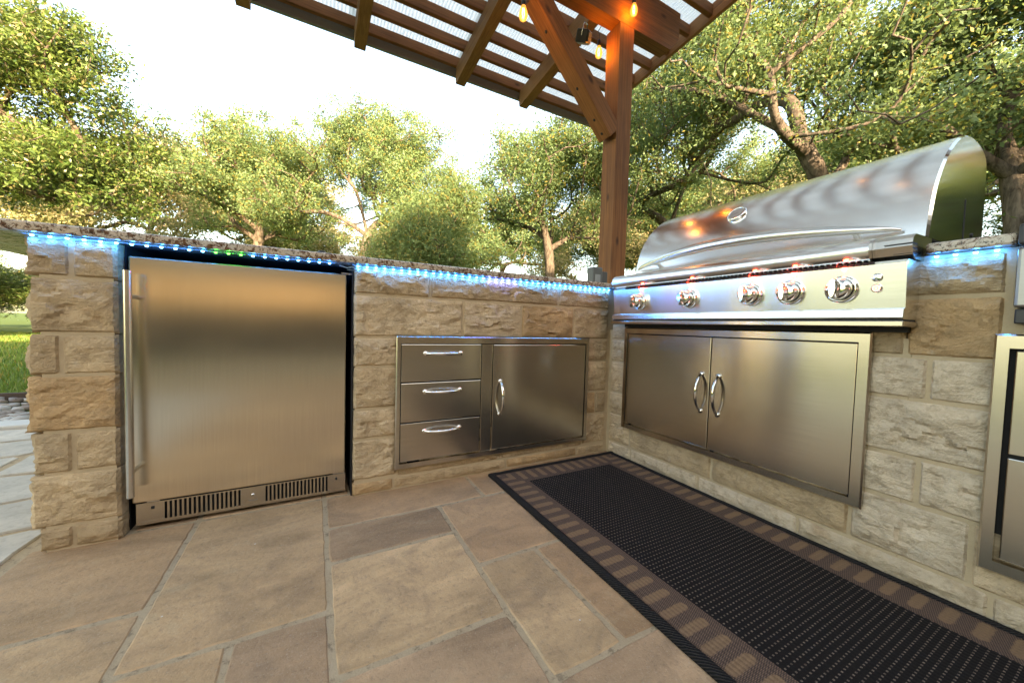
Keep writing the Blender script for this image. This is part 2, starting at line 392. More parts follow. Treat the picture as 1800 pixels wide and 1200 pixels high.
for k0, k1, j0, j1, c in known:
    y1 = .03 if j0 == 0 else py_(j0)
    paver(px_(k0), px_(k1), py_(j1), y1, PCOL[c])
    occ |= {(k, j) for k in range(k0, k1) for j in range(j0, j1)}
for j in range(0, 17):
    for k in range(-2, 10):
        if (k, j) in occ: continue
        w, h = rng.choice([(1,1),(1,2),(2,1),(2,2),(2,3),(3,2)])
        while w > 1 and (k+w > 10 or any((k+a, j) in occ for a in range(w))): w -= 1
        while h > 1 and any((k+a, j+b) in occ for a in range(w) for b in range(h)): h -= 1
        paver(px_(k), px_(k+w), py_(j+h), .03 if j == 0 else py_(j), PCOL[rng.choice(list(PCOL))])
        occ |= {(k+a, j+b) for a in range(w) for b in range(h)}
for x0, x1, c in ((-1.895, -1.734, 'brown'), (-1.734, -1.367, 'pink'), (-1.367, -1.28, 'brown')): paver(x0, x1, .03, .58, PCOL[c])
# grey flagstones outside the roof, to the left
fx = [-3.68, -3.05, -2.55, -2.108]; ys_ = [1.66, 1.34, 1.02, .70, .46, .12, -.28, -.72, -1.2, -1.8, -2.5]
fr = random.Random(3)
jit = {(a, b): (fr.uniform(-.13,.13) if 0 < a < len(fx)-1 else (0 if a else 0), fr.uniform(-.07,.07) if 0 < b < len(ys_)-1 else 0) for a in range(len(fx)) for b in range(len(ys_))}
for a in range(len(fx)-1):
    for b in range(len(ys_)-1):
        P = [(fx[i]+jit[i, j][0], ys_[j]+jit[i, j][1]) for i, j in ((a, b+1), (a+1, b+1), (a+1, b), (a, b))]
        cx = sum(p[0] for p in P)/4; cy = sum(p[1] for p in P)/4
        Q = []
        for i in range(4):
            p, q = Vector(P[i]), Vector(P[(i+1) % 4])
            for s in (.07, .36, .66, .93):
                w = p.lerp(q, s); d = Vector((cx, cy)) - w; w += d.normalized()*(.012 + fr.uniform(0, .012)); Q.append((w.x-cx, w.y-cy))
        n = len(Q); mb = MB()
        mb.add([(x*.985, y*.985, .004) for x, y in Q], [tuple(range(n))])
        mb.add([(x*.985, y*.985, .004) for x, y in Q]+[(x, y, -.001) for x, y in Q]+[(x, y, -.03) for x, y in Q],
               [(i, n+i, n+(i+1) % n, (i+1) % n) for i in range(n)] + [(n+i, 2*n+i, 2*n+(i+1) % n, n+(i+1) % n) for i in range(n)])
        o = mb.build('flagstone', FLAG, patio, (cx, cy, fr.uniform(-.003,.003))); k = fr.uniform(.85, 1.1); o.color = (.54*k, .485*k, .41*k, 1)
kerb = MB(); kerb.box(-6, 3.0, 1.69, 1.85, -.1, .018, .008)
tag(kerb.build('kerb', plain('pale_concrete', (.55, .54, .51), .8)), kind='structure')
# bed of river pebbles
pm = MB(); pr = random.Random(11); ico = bmesh.new(); bmesh.ops.create_icosphere(ico, subdivisions=1, radius=1.0)
iv = [v.co.copy() for v in ico.verts]; ifc = [[v.index for v in f.verts] for f in ico.faces]; ico.free()
for i in range(900):
    x, y = pr.uniform(-4.8, -1.6), pr.uniform(1.88, 2.92); s = pr.uniform(.02, .055)
    rz = pr.uniform(0, 6.28); sx, sy, sz = s, s*pr.uniform(.6,.9), s*pr.uniform(.35,.6)
    pm.add([(x + math.cos(rz)*v.x*sx - math.sin(rz)*v.y*sy, y + math.sin(rz)*v.x*sx + math.cos(rz)*v.y*sy, -.035 + v.z*sz + pr.uniform(0,.02)) for v in [q*(1+.15*mnoise.noise(q*2+Vector((i,0,0)))) for q in iv]], ifc, True)
def mat_pebble():
    m, n, o = newmat('river_pebble'); t = NT(n); ge = t.node('ShaderNodeNewGeometry')
    c = t.ramp(ge.outputs['Random Per Island'], [(0, (.12,.09,.075)), (.25, (.30,.25,.21)), (.5, (.46,.44,.41)), (.75, (.22,.20,.19)), (1, (.55,.52,.47))])
    t.bsdf(o, c, .55); return m
tag(pm.build('pebbles', mat_pebble()), 'loose river pebbles between the kerb and the lawn', 'pebbles', kind='stuff')
g = MB(); g.box(-12, 4.0, 2.95, 2.99, -.1, .02); tag(g.build('lawn_edging', plain('rusty_edging', (.06,.04,.03), .8)), kind='structure')
# grass blades over the near lawn
gr = np.random.default_rng(5); N = 70000
gx = gr.uniform(-13, -1.5, N); gy = 3.0 + (gr.random(N)**1.5)*15
hh = gr.uniform(.03, .075, N); ang = gr.uniform(0, 6.283, N); wd = gr.uniform(.004, .008, N)*(1+(gy-3)*.12)
lx, ly = gr.normal(0, .02, N), gr.normal(0, .02, N)
V = np.empty((N, 3, 3)); V[:,0] = np.c_[gx-np.cos(ang)*wd, gy-np.sin(ang)*wd, np.full(N,-.06)]; V[:,1] = np.c_[gx+np.cos(ang)*wd, gy+np.sin(ang)*wd, np.full(N,-.06)]
V[:,2] = np.c_[gx+lx, gy+ly, hh-.05]
def np_mesh(name, V):
    n, k = V.shape[:2]; me = bpy.data.meshes.new(name)
    me.vertices.add(n*k); me.vertices.foreach_set('co', np.ascontiguousarray(V, dtype=np.float32).ravel())
    me.loops.add(n*k); me.loops.foreach_set('vertex_index', np.arange(n*k, dtype=np.int32))
    me.polygons.add(n); me.polygons.foreach_set('loop_start', np.arange(0, n*k, k, dtype=np.int32))
    me.update(calc_edges=True); return me
tag(link('grass', np_mesh('grass', V), mat_leaf('grass_blade', (.08,.15,.02), (.14,.22,.035), .3)), 'short green grass of the lawn beyond the pebbles', 'grass', kind='stuff')

# ------------------------------------------------------------------ stone counter
counter = empty('stone_counter', (-.9, .3, 0))
tag(counter, 'L-shaped outdoor kitchen counter of rough tan limestone blocks with speckled granite top', 'counter')
def child_of_counter(o): o.parent = counter; o.matrix_parent_inverse = Matrix.Translation((.9, -.3, 0)); return o
ct = .875     # underside of the granite
core = MB()
core.box(-2.055, -1.912, -.0018, .62, 0, ct)                    # left pier
core.box(-1.268, .62, -.0018, .62, 0, ct)                       # right of the refrigerator
core.box(-1.912, -1.268, .60, .62, 0, ct)                     # back of the niche
child_of_counter(core.build('masonry_core', MORTAR))
core = MB(); core.box(-.0018, .62, -1.13, -.002, 0, .66); core.box(-.0018, .62, -2.2, -1.131, 0, ct)
core.box(.60, .62, -1.13, .021, .66, ct); child_of_counter(core.build('masonry_core', MORTAR))
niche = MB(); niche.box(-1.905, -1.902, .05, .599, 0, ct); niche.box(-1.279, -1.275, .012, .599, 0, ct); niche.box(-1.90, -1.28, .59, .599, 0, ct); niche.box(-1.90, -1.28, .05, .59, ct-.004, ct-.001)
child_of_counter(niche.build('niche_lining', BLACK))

SC = {'a': (0.55, 0.403, 0.242), 'b': (0.59, 0.441, 0.276), 'c': (0.5, 0.359, 0.209), 'o': (0.52, 0.339, 0.175), 'g': (0.58, 0.456, 0.31), 'w': (0.62, 0.495, 0.349)}
seedn = [0]
def stone(wall, u0, u1, z0, z1, col=None, rag0=False):
    """one split-faced block; u runs along the wall (x on wall A, y on wall B), depth grows towards the room"""
    seedn[0] += 1; sd_ = seedn[0]; lr = random.Random(sd_*13+5)
    if u0 > u1: u0, u1 = u1, u0
    gp = lr.uniform(.0012, .0030); u0 += gp; u1 -= gp; z0 += gp; z1 -= gp
    step = .0075; nu = max(3, round((u1-u0)/step)); nz = max(3, round((z1-z0)/step))
    off = Vector((sd_*3.7, sd_*1.9, sd_*5.3)); tilt = lr.uniform(-.5,.5); tz = lr.uniform(-.3,.6)
    amp = lr.uniform(.6, 1.05); vs_ = []; 
    for j in range(nz+1):
        for i in range(nu+1):
            a, b = i/nu, j/nz; u = u0+(u1-u0)*a; z = z0+(z1-z0)*b
            ed = min(min(u-u0, u1-u)*1.2, z-z0, z1-z)
            e = min(1, ed/.009); e = e*e*(3-2*e); e2 = min(1, ed/.03)
            q = Vector((u*9, z*13, 0)) + off
            n1 = mnoise.noise(q*.8); n2 = mnoise.noise(q*2.3+Vector((9,9,9)))
            fc = 0.0
            for sc_, am in ((1.0, .0065), (2.4, .0038)):
                qq = Vector((u*9*sc_, z*17*sc_, 0)) + off*(1+sc_) + Vector((n1*.5, n2*.5, 0))
                pt = mnoise.voronoi(qq)[1][0]
                fc += am*(1.5*mnoise.noise(pt*1.7+off) + 1.6*mnoise.noise(pt*2.9)*(qq.x-pt.x) + 2.2*mnoise.noise(pt*3.7+Vector((3,1,7)))*(qq.y-pt.y))
            d = .001 + e*.0055 + e2*(.0045 + amp*(.006*n1 + .003*n2 + fc) + .006*tilt*(a-.5) + .006*tz*(b-.5))
            d += e*(.0022*mnoise.noise(q*5) + .0016*mnoise.noise(q*11))
            d = min(d, .0195) - (0 if ed > 1e-6 else .003)
            if ed < 1e-6:
                u += .002*mnoise.noise(q*3); z += .0018*mnoise.noise(q*3+Vector((5,0,0)))
                if rag0 and i == 0: u += .011*mnoise.noise(Vector((z*14, sd_, 0))) + lr.uniform(-.003,.003)
            vs_.append((u, z, d))
    m = len(vs_); W = nu+1; fs = [(j*W+i, j*W+i+1, (j+1)*W+i+1, (j+1)*W+i) for j in range(nz) for i in range(nu)]
    per = [i for i in range(W)] + [j*W+nu for j in range(1, nz+1)] + [nz*W+i for i in range(nu-1, -1, -1)] + [j*W for j in range(nz-1, 0, -1)]
    back = [(vs_[k][0], vs_[k][1], -.045) for k in per]; vs_ += back
    L = len(per); fs += [(per[i], m+i, m+(i+1) % L, per[(i+1) % L]) for i in range(L)]
    cu, cz = (u0+u1)/2, (z0+z1)/2; mb = MB()
    if wall == 'A': mb.v = [(u-cu, -d, z-cz) for u, z, d in vs_]; loc = (cu, 0, cz)
    else: mb.v = [(-d, u-cu, z-cz) for u, z, d in vs_]; loc = (0, cu, cz)
    mb.f = fs; mb.s = [True]*len(fs)
    o = mb.build('stone', STONE, None, loc); child_of_counter(o)
    try: o.data.set_sharp_from_angle(angle=R(24))
    except Exception: pass
    c = SC[col or lr.choice('aabbcgw')]; k = lr.uniform(.92, 1.08); o.color = (c[0]*k, c[1]*k, c[2]*k, 1)
Z = [.002, .058, .216, .333, .494, .609, .768, .873]
def row(wall, i, edges, cols=None, z=None, rag=False):
    z0, z1 = z or (Z[i], Z[i+1])
    for n, (a, b) in enumerate(zip(edges, edges[1:])): stone(wall, a, b, z0, z1, cols[n] if cols else None, rag and n == 0)
LP = -2.082
row('A', 0, [LP+.012, -2.0, -1.902], 'cc', (.002, .068), True); row('A', 1, [LP, -1.902], 'a', (.068, .219), True); row('A', 2, [LP+.005, -1.998, -1.902], 'aa', (.219, .336), True)
row('A', 3, [LP-.004, -1.902], 'o', (.336, .494), True); row('A', 4, [LP, -2.017, -1.902], 'ca', (.494, .609), True); row('A', 5, [LP+.004, -1.902], 'c', (.609, .764), True)
row('A', 6, [LP, -1.995, -1.902], 'cc', (.764, .873), True)
row('A', 6, [-1.275, -.989, -.351, -.018], 'acb'); row('A', 5, [-1.275, -.846, -.556, -.254, -.018], 'bboa')
for i, c in ((4, 'b'), (3, 'a'), (2, 'b'), (1, 'b')): row('A', i, [-1.275, -1.112], c)
row('A', 0, [-1.275, -1.124, -.62, -.206, -.018], 'ocoa', (.002, .05))
row('A', 1, [-1.112, -.66, -.172], 'ca', (.05, .216)); row('A', 1, [-.172, -.018], 'a')
row('A', 4, [-.172, -.018], 'a'); row('A', 3, [-.172, -.018], 'a'); row('A', 2, [-.172, -.091, -.018], 'oc')
# right-hand wall
for i, c in ((5, 'a'), (4, 'a'), (3, 'c'), (2, 'a')): row('B', i, [-.135, -.018], c, (Z[i], min(Z[i+1], .69)))
row('B', 1, [-.017, -.169, -.6, -1.027, -1.254, -1.6, -2.2][::-1], 'gbwcca', (.068, .222)); row('B', 0, [-.017, -.178, -.546, -.9, -1.288, -1.7, -2.2][::-1], 'gggwgg', (.002, .068))
row('B', 6, [-1.125, -1.277], 'a'); row('B', 5, [-1.119, -1.277], 'o', (.613, .768)); row('B', 5, [-1.04, -1.119], 'a', (.613, .69))
row('B', 4, [-1.277, -1.164, -1.04], 'ww', (.50, .613)); row('B', 3, [-1.277, -1.04], 'w', (.344, .50)); row('B', 2, [-1.277, -1.158, -1.04], 'ww', (.222, .344))
# granite
def slab(x0, x1, y0, y1):
    b = MB(); b.box(x0, x1, y0, y1, ct+.0015, .9035, .006); child_of_counter(b.build('granite_top', GRANITE))
slab(-2.36, .66, -.030, .66); slab(-.030, .66, -.118, -.032); slab(-.030, .66, -1.287, -1.148); slab(.56, .66, -1.146, -.12); slab(-.030, .66, -2.25, -1.68)

# ------------------------------------------------------------------ LED strips under the granite lip
def led_strip(pts, label, direction, green=()):
    """pts: list of (x, y, z) of the diodes"""
    root = empty('led_strip', pts[len(pts)//2]); tag(root, label, 'LED strip', 'LED strips under the counter edge')
    inv = Matrix.Translation([-a for a in pts[len(pts)//2]])
    d = Vector(direction); pts = [Vector(p) for p in pts]
    tp = MB(); a, b = pts[0], pts[-1]; ax = (b-a).normalized(); s = ax.cross(Vector((0,0,1)))*.005
    tp.add([a-ax*.02-s+Vector((0,0,.003)), b+ax*.02-s+Vector((0,0,.003)), b+ax*.02+s+Vector((0,0,.003)), a-ax*.02+s+Vector((0,0,.003)),
            a-ax*.02-s+Vector((0,0,.0015)), b+ax*.02-s+Vector((0,0,.0015)), b+ax*.02+s+Vector((0,0,.0015)), a-ax*.02+s+Vector((0,0,.0015))], [(0,1,2,3),(7,6,5,4),(0,4,5,1),(1,5,6,2),(2,6,7,3),(3,7,4,0)])
    o = tp.build('tape', WIRE, root); o.matrix_parent_inverse = inv
    me = {}
    for key, mt in (('b', LEDBLUE), ('g', LEDGREEN)):
        q = MB(); q.lathe([(0.0, -.0035), (.0028, -.003), (.0042, -.0012), (.0042, .0012)], n=8); me[key] = q.mesh('led'); me[key].materials.append(mt)
    for i, p in enumerate(pts): link('led', me['g' if i in green else 'b'], None, root, p - pts[len(pts)//2])
    for i, p in enumerate(pts):
        ld = bpy.data.lights.new('led_glow', 'POINT'); ld.energy = .005 if i in green else .015; ld.shadow_soft_size = .004
        ld.color = (.03, 1.0, .08) if i in green else ((.10, .16, 1.0) if 17 <= i <= 21 and not green else (.015, .23, 1.0))
        lo = bpy.data.objects.new('led_glow', ld); C.objects.link(lo); lo.parent = root; lo.location = p - pts[len(pts)//2] + Vector((0,0,-.0085))
led_strip([(-2.061+.032*i, -.014, .870) for i in range(23)], 'blue LED strip above the refrigerator and its left pier', (0,1,0), (12, 13, 14))
led_strip([(-1.263+.0315*i, -.014, .870) for i in range(40)], 'blue LED strip above the drawer unit running into the corner', (0,1,0))
led_strip([(-.014, -1.165-.031*i, .870) for i in range(4)], 'short blue LED strip under the granite right of the grill', (1,0,0))
wl = MB(); wl.tube([(-1.325,-.012,.866),(-1.30,-.018,.859),(-1.285,-.02,.864),(-1.27,-.018,.856),(-1.255,-.016,.862),(-1.275,-.02,.868),(-1.30,-.018,.853),(-1.262,-.02,.851),(-1.245,-.016,.864)], .0016, 6)
tag(wl.build('wire_loop', WIRE), 'small loop of thin wire at the joint of the LED strips', 'wire')

# ------------------------------------------------------------------ refrigerator
fr_ = empty('refrigerator', (-1.595, .06, 0)); tag(fr_, 'built-in undercounter refrigerator with brushed steel door and long bar handle', 'refrigerator')
def ch(o, par, off): o.parent = par; o.matrix_parent_inverse = Matrix.Translation([-a for a in off]); return o
FO = (-1.595, .06, 0)
b = MB(); b.box(-1.885, -1.305, .082, .58, .02, .835); ch(b.build('cabinet', DARKPL), fr_, FO)
b = MB(); b.box(-1.892, -1.298, .030, .080, .088, .842, .004); door = ch(b.build('door', STEEL_FR, uv=True), fr_, FO)
b = MB(); b.tube([(-1.878, -.020, .128), (-1.878, -.020, .794)], .0095, 16); hd = ch(b.build('handle', SATIN), fr_, FO)
for z in (.20, .72):
    b = MB(); b.tube([(-1.878, -.012, z), (-1.878, .031, z)], .0065, 10); ch(b.build('standoff', SATIN), fr_, FO)
# kick plate with open slots
b = MB(); kz0, kz1, ky0, ky1 = .016, .084, .034, .040
slots = [( -1.818+.0118*i, -1.818+.0118*i+.0062) for i in range(17)] + [(-1.552+.0118*i, -1.552+.0118*i+.0062) for i in range(17)]
xs = [-1.884] + [v for s in slots for v in s] + [-1.297]
for a, c in zip(xs[0::2], xs[1::2]): b.box(a, c, ky0, ky1, .026, .080)
b.box(-1.884, -1.297, ky0-.0006, ky1, kz0, .026); b.box(-1.884, -1.297, ky0-.0006, ky1, .080, kz1)
kick = ch(b.build('kick_plate', STEEL, uv=True), fr_, FO)
b = MB(); b.box(-1.88, -1.30, .055, .08, .018, .083); ch(b.build('vent_back', BLACK), fr_, FO)
b = MB(); b.lathe([(0, -.002), (.0085, -.002), (.0095, 0)], (-1.588, .034, .056), (0, -1, 0), 18); b2 = b
b = MB(); b.lathe([(.0001, .0026), (.0045, .0026), (.005, .0)], (-1.588, .034, .056), (0, -1, 0), 14); ch(b.build('lock', CHROME), fr_, FO)
b = MB(); b.lathe([(.0022, .0031), (.0001, .0031)], (-1.588, .034, .056), (0,-1,0), 10); b.box(-1.8495, -1.8415, .0332, .0345, .062, .071); b.box(-1.331, -1.325, .0332, .0345, .062, .071); ch(b.build('screw_slot', BLACK), fr_, FO)
b = MB(); b.box(-1.602, -1.574, .0333, .0345, .0375, .0385); b.box(-1.598, -1.578, .0333, .0345, .0345, .0353); ch(b.build('plate_print', plain('grey_print', (.2,.18,.16), .6)), fr_, FO)
b = MB(); b.box(-1.86, -1.83, .036, .06, .0845, .0875); b.box(-1.34, -1.30, .036, .06, .0845, .0875); b.box(-1.277, -1.315, .05, .075, .8425, .849); ch(b.build('hinge', SATIN), fr_, FO)

# ------------------------------------------------------------------ built-in drawer and door units
def arch_handle(length, rad=.006, rise=.030, n=16):
    """bow handle along X, standing off towards -Y, origin at its centre"""
    mb = MB(); pts = []; rr = []
    for i in range(n+1):
        t = -1+2*i/n; pts.append((t*length/2, -rise*(1-abs(t)**2.6)-.002, 0)); rr.append(rad*(.75+.35*(1-t*t)))
    mb.tube(pts, rr, 10)
    for s in (-1, 1): mb.lathe([(.0105, 0), (.0105, .003), (.008, .006), (.0001, .007)], (s*length/2, 0, 0), (0,-1,0), 14)
    return mb
def panel_front(x0, x1, z0, z1, y=.0, th=.02, bev=.0025):
    b = MB(); b.box(x0, x1, y, y+th, z0, z1, bev); return b
def frame_ring(x0, x1, z0, z1, ix0, ix1, iz0, iz1, yf, yb):
    b = MB()
    o = [(x0,z0),(x1,z0),(x1,z1),(x0,z1)]; i = [(ix0,iz0),(ix1,iz0),(ix1,iz1),(ix0,iz1)]
    c = .004; o2 = [(x0+c,z0+c),(x1-c,z0+c),(x1-c,z1-c),(x0+c,z1-c)]
    V = [(x,yb,z) for x,z in o]+[(x,yf+.004,z) for x,z in o]+[(x,yf,z) for x,z in o2]+[(x,yf,z) for x,z in i]+[(x,yf+.018,z) for x,z in i]
    F = []
    for lv in range(4):
        for k in range(4): F.append((lv*4+k, lv*4+(k+1) % 4, (lv+1)*4+(k+1) % 4, (lv+1)*4+k))
    b.add(V, F); return b
# unit A: local x along the wall
UA = empty('drawer_and_door_unit', (-.6426, 0, .0843)); tag(UA, 'stainless access unit with three drawers on the left and one door on the right', 'cabinet unit')
AO = (-.6426, 0, .0843)
ch(frame_ring(-1.124, -.161, .084, .614, -1.107, -.182, .106, .585, -.026, .03).build('frame', STEEL, uv=True), UA, AO)
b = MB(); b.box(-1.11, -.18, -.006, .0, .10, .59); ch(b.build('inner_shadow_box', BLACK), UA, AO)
for z0, z1 in ((.431, .582), (.270, .4265), (.112, .2655)):
    d = ch(panel_front(-1.1035, -.7635, z0, z1, -.022, .016).build('drawer', STEEL, uv=True), UA, AO)
    h = arch_handle(.148).build('handle', CHROME); h.parent = d; h.location = (-.934, -.022, z1-.037)
ch(panel_front(-.760, -.7085, .107, .584, -.021, .015).build('mullion', STEEL, uv=True), UA, AO)
d = ch(panel_front(-.7045, -.1855, .109, .580, -.022, .016).build('door', STEEL, uv=True), UA, AO)
h = arch_handle(.148, .0065, .032).build('handle', CHROME); h.parent = d; h.location = (-.668, -.022, .342); h.rotation_euler = (0, R(90), 0)
# unit B: built in wall-A-like coordinates then turned on to the right-hand wall: local x -> world -y, local y -> world x
def on_right(name, y0, label, cat): 
    e = empty(name, (0, y0, 0), R(-90)); tag(e, label, cat); return e
UB = on_right('double_door_unit', -.59, 'stainless double access doors under the grill with two bow handles', 'cabinet unit')
def par(o, p): o.parent = p; return o
L0 = -.59
def lx_(yw): return -(yw - L0)      # local x of a world y
par(frame_ring(lx_(-.126), lx_(-1.0577), .167, .674, lx_(-.147), lx_(-1.030), .192, .646, -.026, .03).build('frame', STEEL, uv=True), UB)
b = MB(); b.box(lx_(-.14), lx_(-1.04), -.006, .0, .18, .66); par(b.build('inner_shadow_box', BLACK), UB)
for y0, y1, hy in ((-.150, -.5855, -.552), (-.5885, -1.027, -.624)):
    d = par(panel_front(lx_(y0), lx_(y1), .196, .6425, -.022, .016).build('door', STEEL, uv=True), UB)
    h = arch_handle(.150, .0068, .033).build('handle', CHROME); h.parent = d; h.location = (lx_(hy), -.022, .418); h.rotation_euler = (0, R(90), 0)
# drawer stack at the right edge
UC = on_right('drawer_stack', -1.5, 'stainless drawer stack at the right end, cut by the picture edge', 'cabinet unit'); L0 = -1.5
par(frame_ring(lx_(-1.267), lx_(-1.733), .131, .677, lx_(-1.289), lx_(-1.711), .158, .645, -.032, .03).build('frame', STEEL, uv=True), UC)
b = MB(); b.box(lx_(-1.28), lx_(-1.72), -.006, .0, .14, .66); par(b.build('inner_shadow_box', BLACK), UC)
for z0, z1 in ((.4055, .640), (.163, .398)):
    d = par(panel_front(lx_(-1.2965), lx_(-1.7035), z0, z1, -.022, .016).build('drawer', STEEL, uv=True), UC)
    h = arch_handle(.148).build('handle', CHROME); h.parent = d; h.location = (0, -.022, z1-.04)
# side burner in the granite gap above it
SB = on_right('side_burner', -1.48, 'slide-in side burner with steel front panel at the right picture edge', 'side burner'); L0 = -1.48
b = MB(); b.box(lx_(-1.290), lx_(-1.676), -.045, .02, .735, .868, .006); par(b.build('front_panel', DARKST, uv=True), SB)
b = MB(); b.box(lx_(-1.290), lx_(-1.676), -.05, .5, .871, .918, .006); par(b.build('lid', DARKPL), SB)
b = MB(); b.box(lx_(-1.292), lx_(-1.674), -.038, .02, .70, .733, .003); par(b.build('drip_tray_or_shade', DARKPL), SB)  # no tray: black strip standing in for the shadow under the front panel
b = MB(); b.lathe([(.026, 0), (.026, .006), (.021, .010), (.019, .04), (.0001, .043)], (0, -.045, .80), (0,-1,0), 18); par(b.build('knob', CHROME), SB)
b = MB(); b.box(lx_(-1.292), lx_(-1.674), .0, .5, .70, .8695); par(b.build('burner_box', BLACK), SB)

# ------------------------------------------------------------------ grill
GR = empty('gas_grill', (0, -.63, .68)); GO = (0, -.63, .68)
tag(GR, 'built-in stainless gas grill with roll-top hood and five lit knobs', 'grill')
gy0, gy1 = -.122, -1.137
prof = [(.02,.722),(.02,.860),(-.094,.860),(-.104,.852),(-.095,.738),(-.108,.733),(-.110,.714),(-.104,.709),(.02,.709)]
b = MB(); b.extrude_y(prof, gy0, gy1); panel = ch(b.build('control_panel', STEEL_HOOD, uv=True), GR, GO)
# rolled front rail above the panel
rp = [(.03,.928),(-.07,.924)] + [(-.086+.031*math.cos(a), .8925+.031*math.sin(a)) for a in [R(100+i*16) for i in range(12)]] + [(-.062,.868),(.03,.868)]
b = MB(); b.extrude_y(rp, gy0, -1.066, smooth=False); rail = ch(b.build('front_rail', STEEL_HOOD, uv=True), GR, GO)
for p_ in rail.data.polygons: p_.use_smooth = len(p_.vertices) == 4
try: rail.data.set_sharp_from_angle(angle=R(40))
except Exception: pass
rp2 = [(.045,.9285),(-.072,.9245),(-.090,.912),(-.094,.893),(-.086,.872),(-.06,.862),(.045,.862)]
b = MB(); b.extrude_y(rp2, -1.0665, -1.141); br = ch(b.build('end_bracket', STEEL, uv=True), GR, GO)
b = MB()
for i in range(3): b.box(-.0955+.004*i, -.06, -1.1415-.0004, -1.09-.008*i, .8985-.012*i, .9005-.012*i)
ch(b.build('bracket_slot', BLACK), GR, GO)
b = MB()
for i in range(64):
    y = -.20 - i*.0138; b.box(-.0885, -.0795, y-.0045, y+.0045, .8605, .8625)
for i in range(64):
    y = -.20 - i*.0138; b.box(-.1005, -.0895, y-.0045, y+.0045, .8555, .8605)
vo_ = ch(b.build('vent_slots', BLACK), GR, GO); vo_['kind'] = 'stuff'
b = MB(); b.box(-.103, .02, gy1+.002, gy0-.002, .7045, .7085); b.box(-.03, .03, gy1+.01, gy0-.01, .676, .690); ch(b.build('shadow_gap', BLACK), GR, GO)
b = MB(); b.box(-.114, .02, gy1-.003, gy0+.001, .690, .7043, .002); ch(b.build('drip_tray_or_shade', STEEL, uv=True), GR, GO)
def knob_meshes():
    bez = MB(); bez.lathe([(.0375, 0), (.0375, .007), (.034, .0105), (.030, .011), (.029, .008)], axis=(-1,0,0), n=28)
    kn = MB(); kn.lathe([(.0265, .006), (.0285, .012), (.0280, .030), (.0255, .037), (.018, .040), (.0001, .041)], axis=(-1,0,0), n=28)
    grip = MB(); n = 14
    pr_ = [(-.024, .006), (-.029, .012), (-.026, .022), (0, .026), (.026, .022), (.029, .012), (.024, .006)]
    for x0, x1, s in ((-.038, -.062, .86),): 
        ring = [(.0115*math.cos(2*math.pi*k/n), .0285*math.sin(2*math.pi*k/n)) for k in range(n)]
        V_ = [(x0, a, c) for a, c in ring] + [(x1+.006, a*.95, c*.98) for a, c in ring] + [(x1, a*.6, c*.86) for a, c in ring]
        grip.add(V_, [(i, (i+1) % n, n+(i+1) % n, n+i) for i in range(n)] + [(n+i, n+(i+1) % n, 2*n+(i+1) % n, 2*n+i) for i in range(n)], True)
        grip.add(V_[2*n:], [tuple(range(n))])
    lw = MB(); lw.lathe([(.0065, .0628), (.0001, .0628)], axis=(-1,0,0), n=10)
    return bez, kn, grip
bz, kn, gp_ = knob_meshes()
mz = [m_.build('x', CHROME).data for m_ in (bz, kn, gp_)]
for o in list(bpy.data.objects):
    if o.name.startswith('x') and o.type == 'MESH' and o.data in mz: bpy.data.objects.remove(o)
kys = (-.285, -.533, -.768, -.886, -1.010)
for i, y in enumerate(kys):
    k = link('knob', mz[1], None, GR); k.location = (-.0985, y+.63, .792-.68); k.rotation_euler = (R(rng.uniform(-4,4)), 0, 0)
    link('bezel', mz[0], None, k); link('grip', mz[2], None, k)
    l = MB(); l.lathe([(.0001, -.003), (.004, -.0022), (.0048, 0)], (-.094, y+.012, .8598), n=10); ch(l.build('red_lamp', LEDRED), GR, GO)
    ld = bpy.data.lights.new('red_glow', 'POINT'); ld.energy = .02; ld.color = (1, .06, .03); ld.shadow_soft_size = .006
    lo = bpy.data.objects.new('red_glow', ld); C.objects.link(lo); lo.parent = GR; lo.location = (-.116, y+.63, .848-.68)
for z, m_ in ((.818, CHROME), (.790, LEDRED)):
    b = MB(); b.lathe([(.011, 0), (.011, .003), (.0085, .005)], (-.1005, -1.083, z), (-1,0,0), 18); ch(b.build('button_ring', CHROME), GR, GO)
    b = MB(); b.lathe([(.0084, .004), (.0001, .0055)], (-.1005, -1.083, z), (-1,0,0), 16)
    ch(b.build('button', CHROME if m_ is CHROME else emis('lit_button', (1, .45, .36), .5)), GR, GO)
b = MB(); b.lathe([(.0035, .0052), (.0045, .0056), (.0035, .006)], (-.1005, -1.083, .790), (-1,0,0), 14); ch(b.build('button_mark', plain('red_mark', (.5,.03,.02), .4)), GR, GO)
# roll-top hood
hp = [(.030,.934),(.040,.985),(.055,1.040),(.073,1.082),(.097,1.120),(.126,1.157),(.160,1.190),(.200,1.221),(.245,1.249),(.290,1.266),(.345,1.276),(.40,1.278),(.455,1.274),(.505,1.263),(.530,1.245),(.542,1.215),(.545,1.15),(.545,.94)]
def smooth_poly(P, it=1):
    for _ in range(it):
        Q = [P[0]]
        for a, c in zip(P, P[1:]): Q += [((3*a[0]+c[0])/4, (3*a[1]+c[1])/4), ((a[0]+3*c[0])/4, (a[1]+3*c[1])/4)]
        P = Q + [P[-1]]
    return P
hps = smooth_poly(hp, 2)
hy0, hy1 = -.130, -1.132
b = MB(); b.extrude_y(hps, hy0, hy1, closed=False, smooth=True); 
hood = ch(b.build('hood', STEEL_HOOD, uv=False), GR, GO)
uvl = hood.data.uv_layers.new(name='UVMap'); arc = {}
s = 0; prev = hps[0]
for i, p_ in enumerate(hps): s += math.dist(p_, prev); prev = p_; arc[i] = s
nh = len(hps)
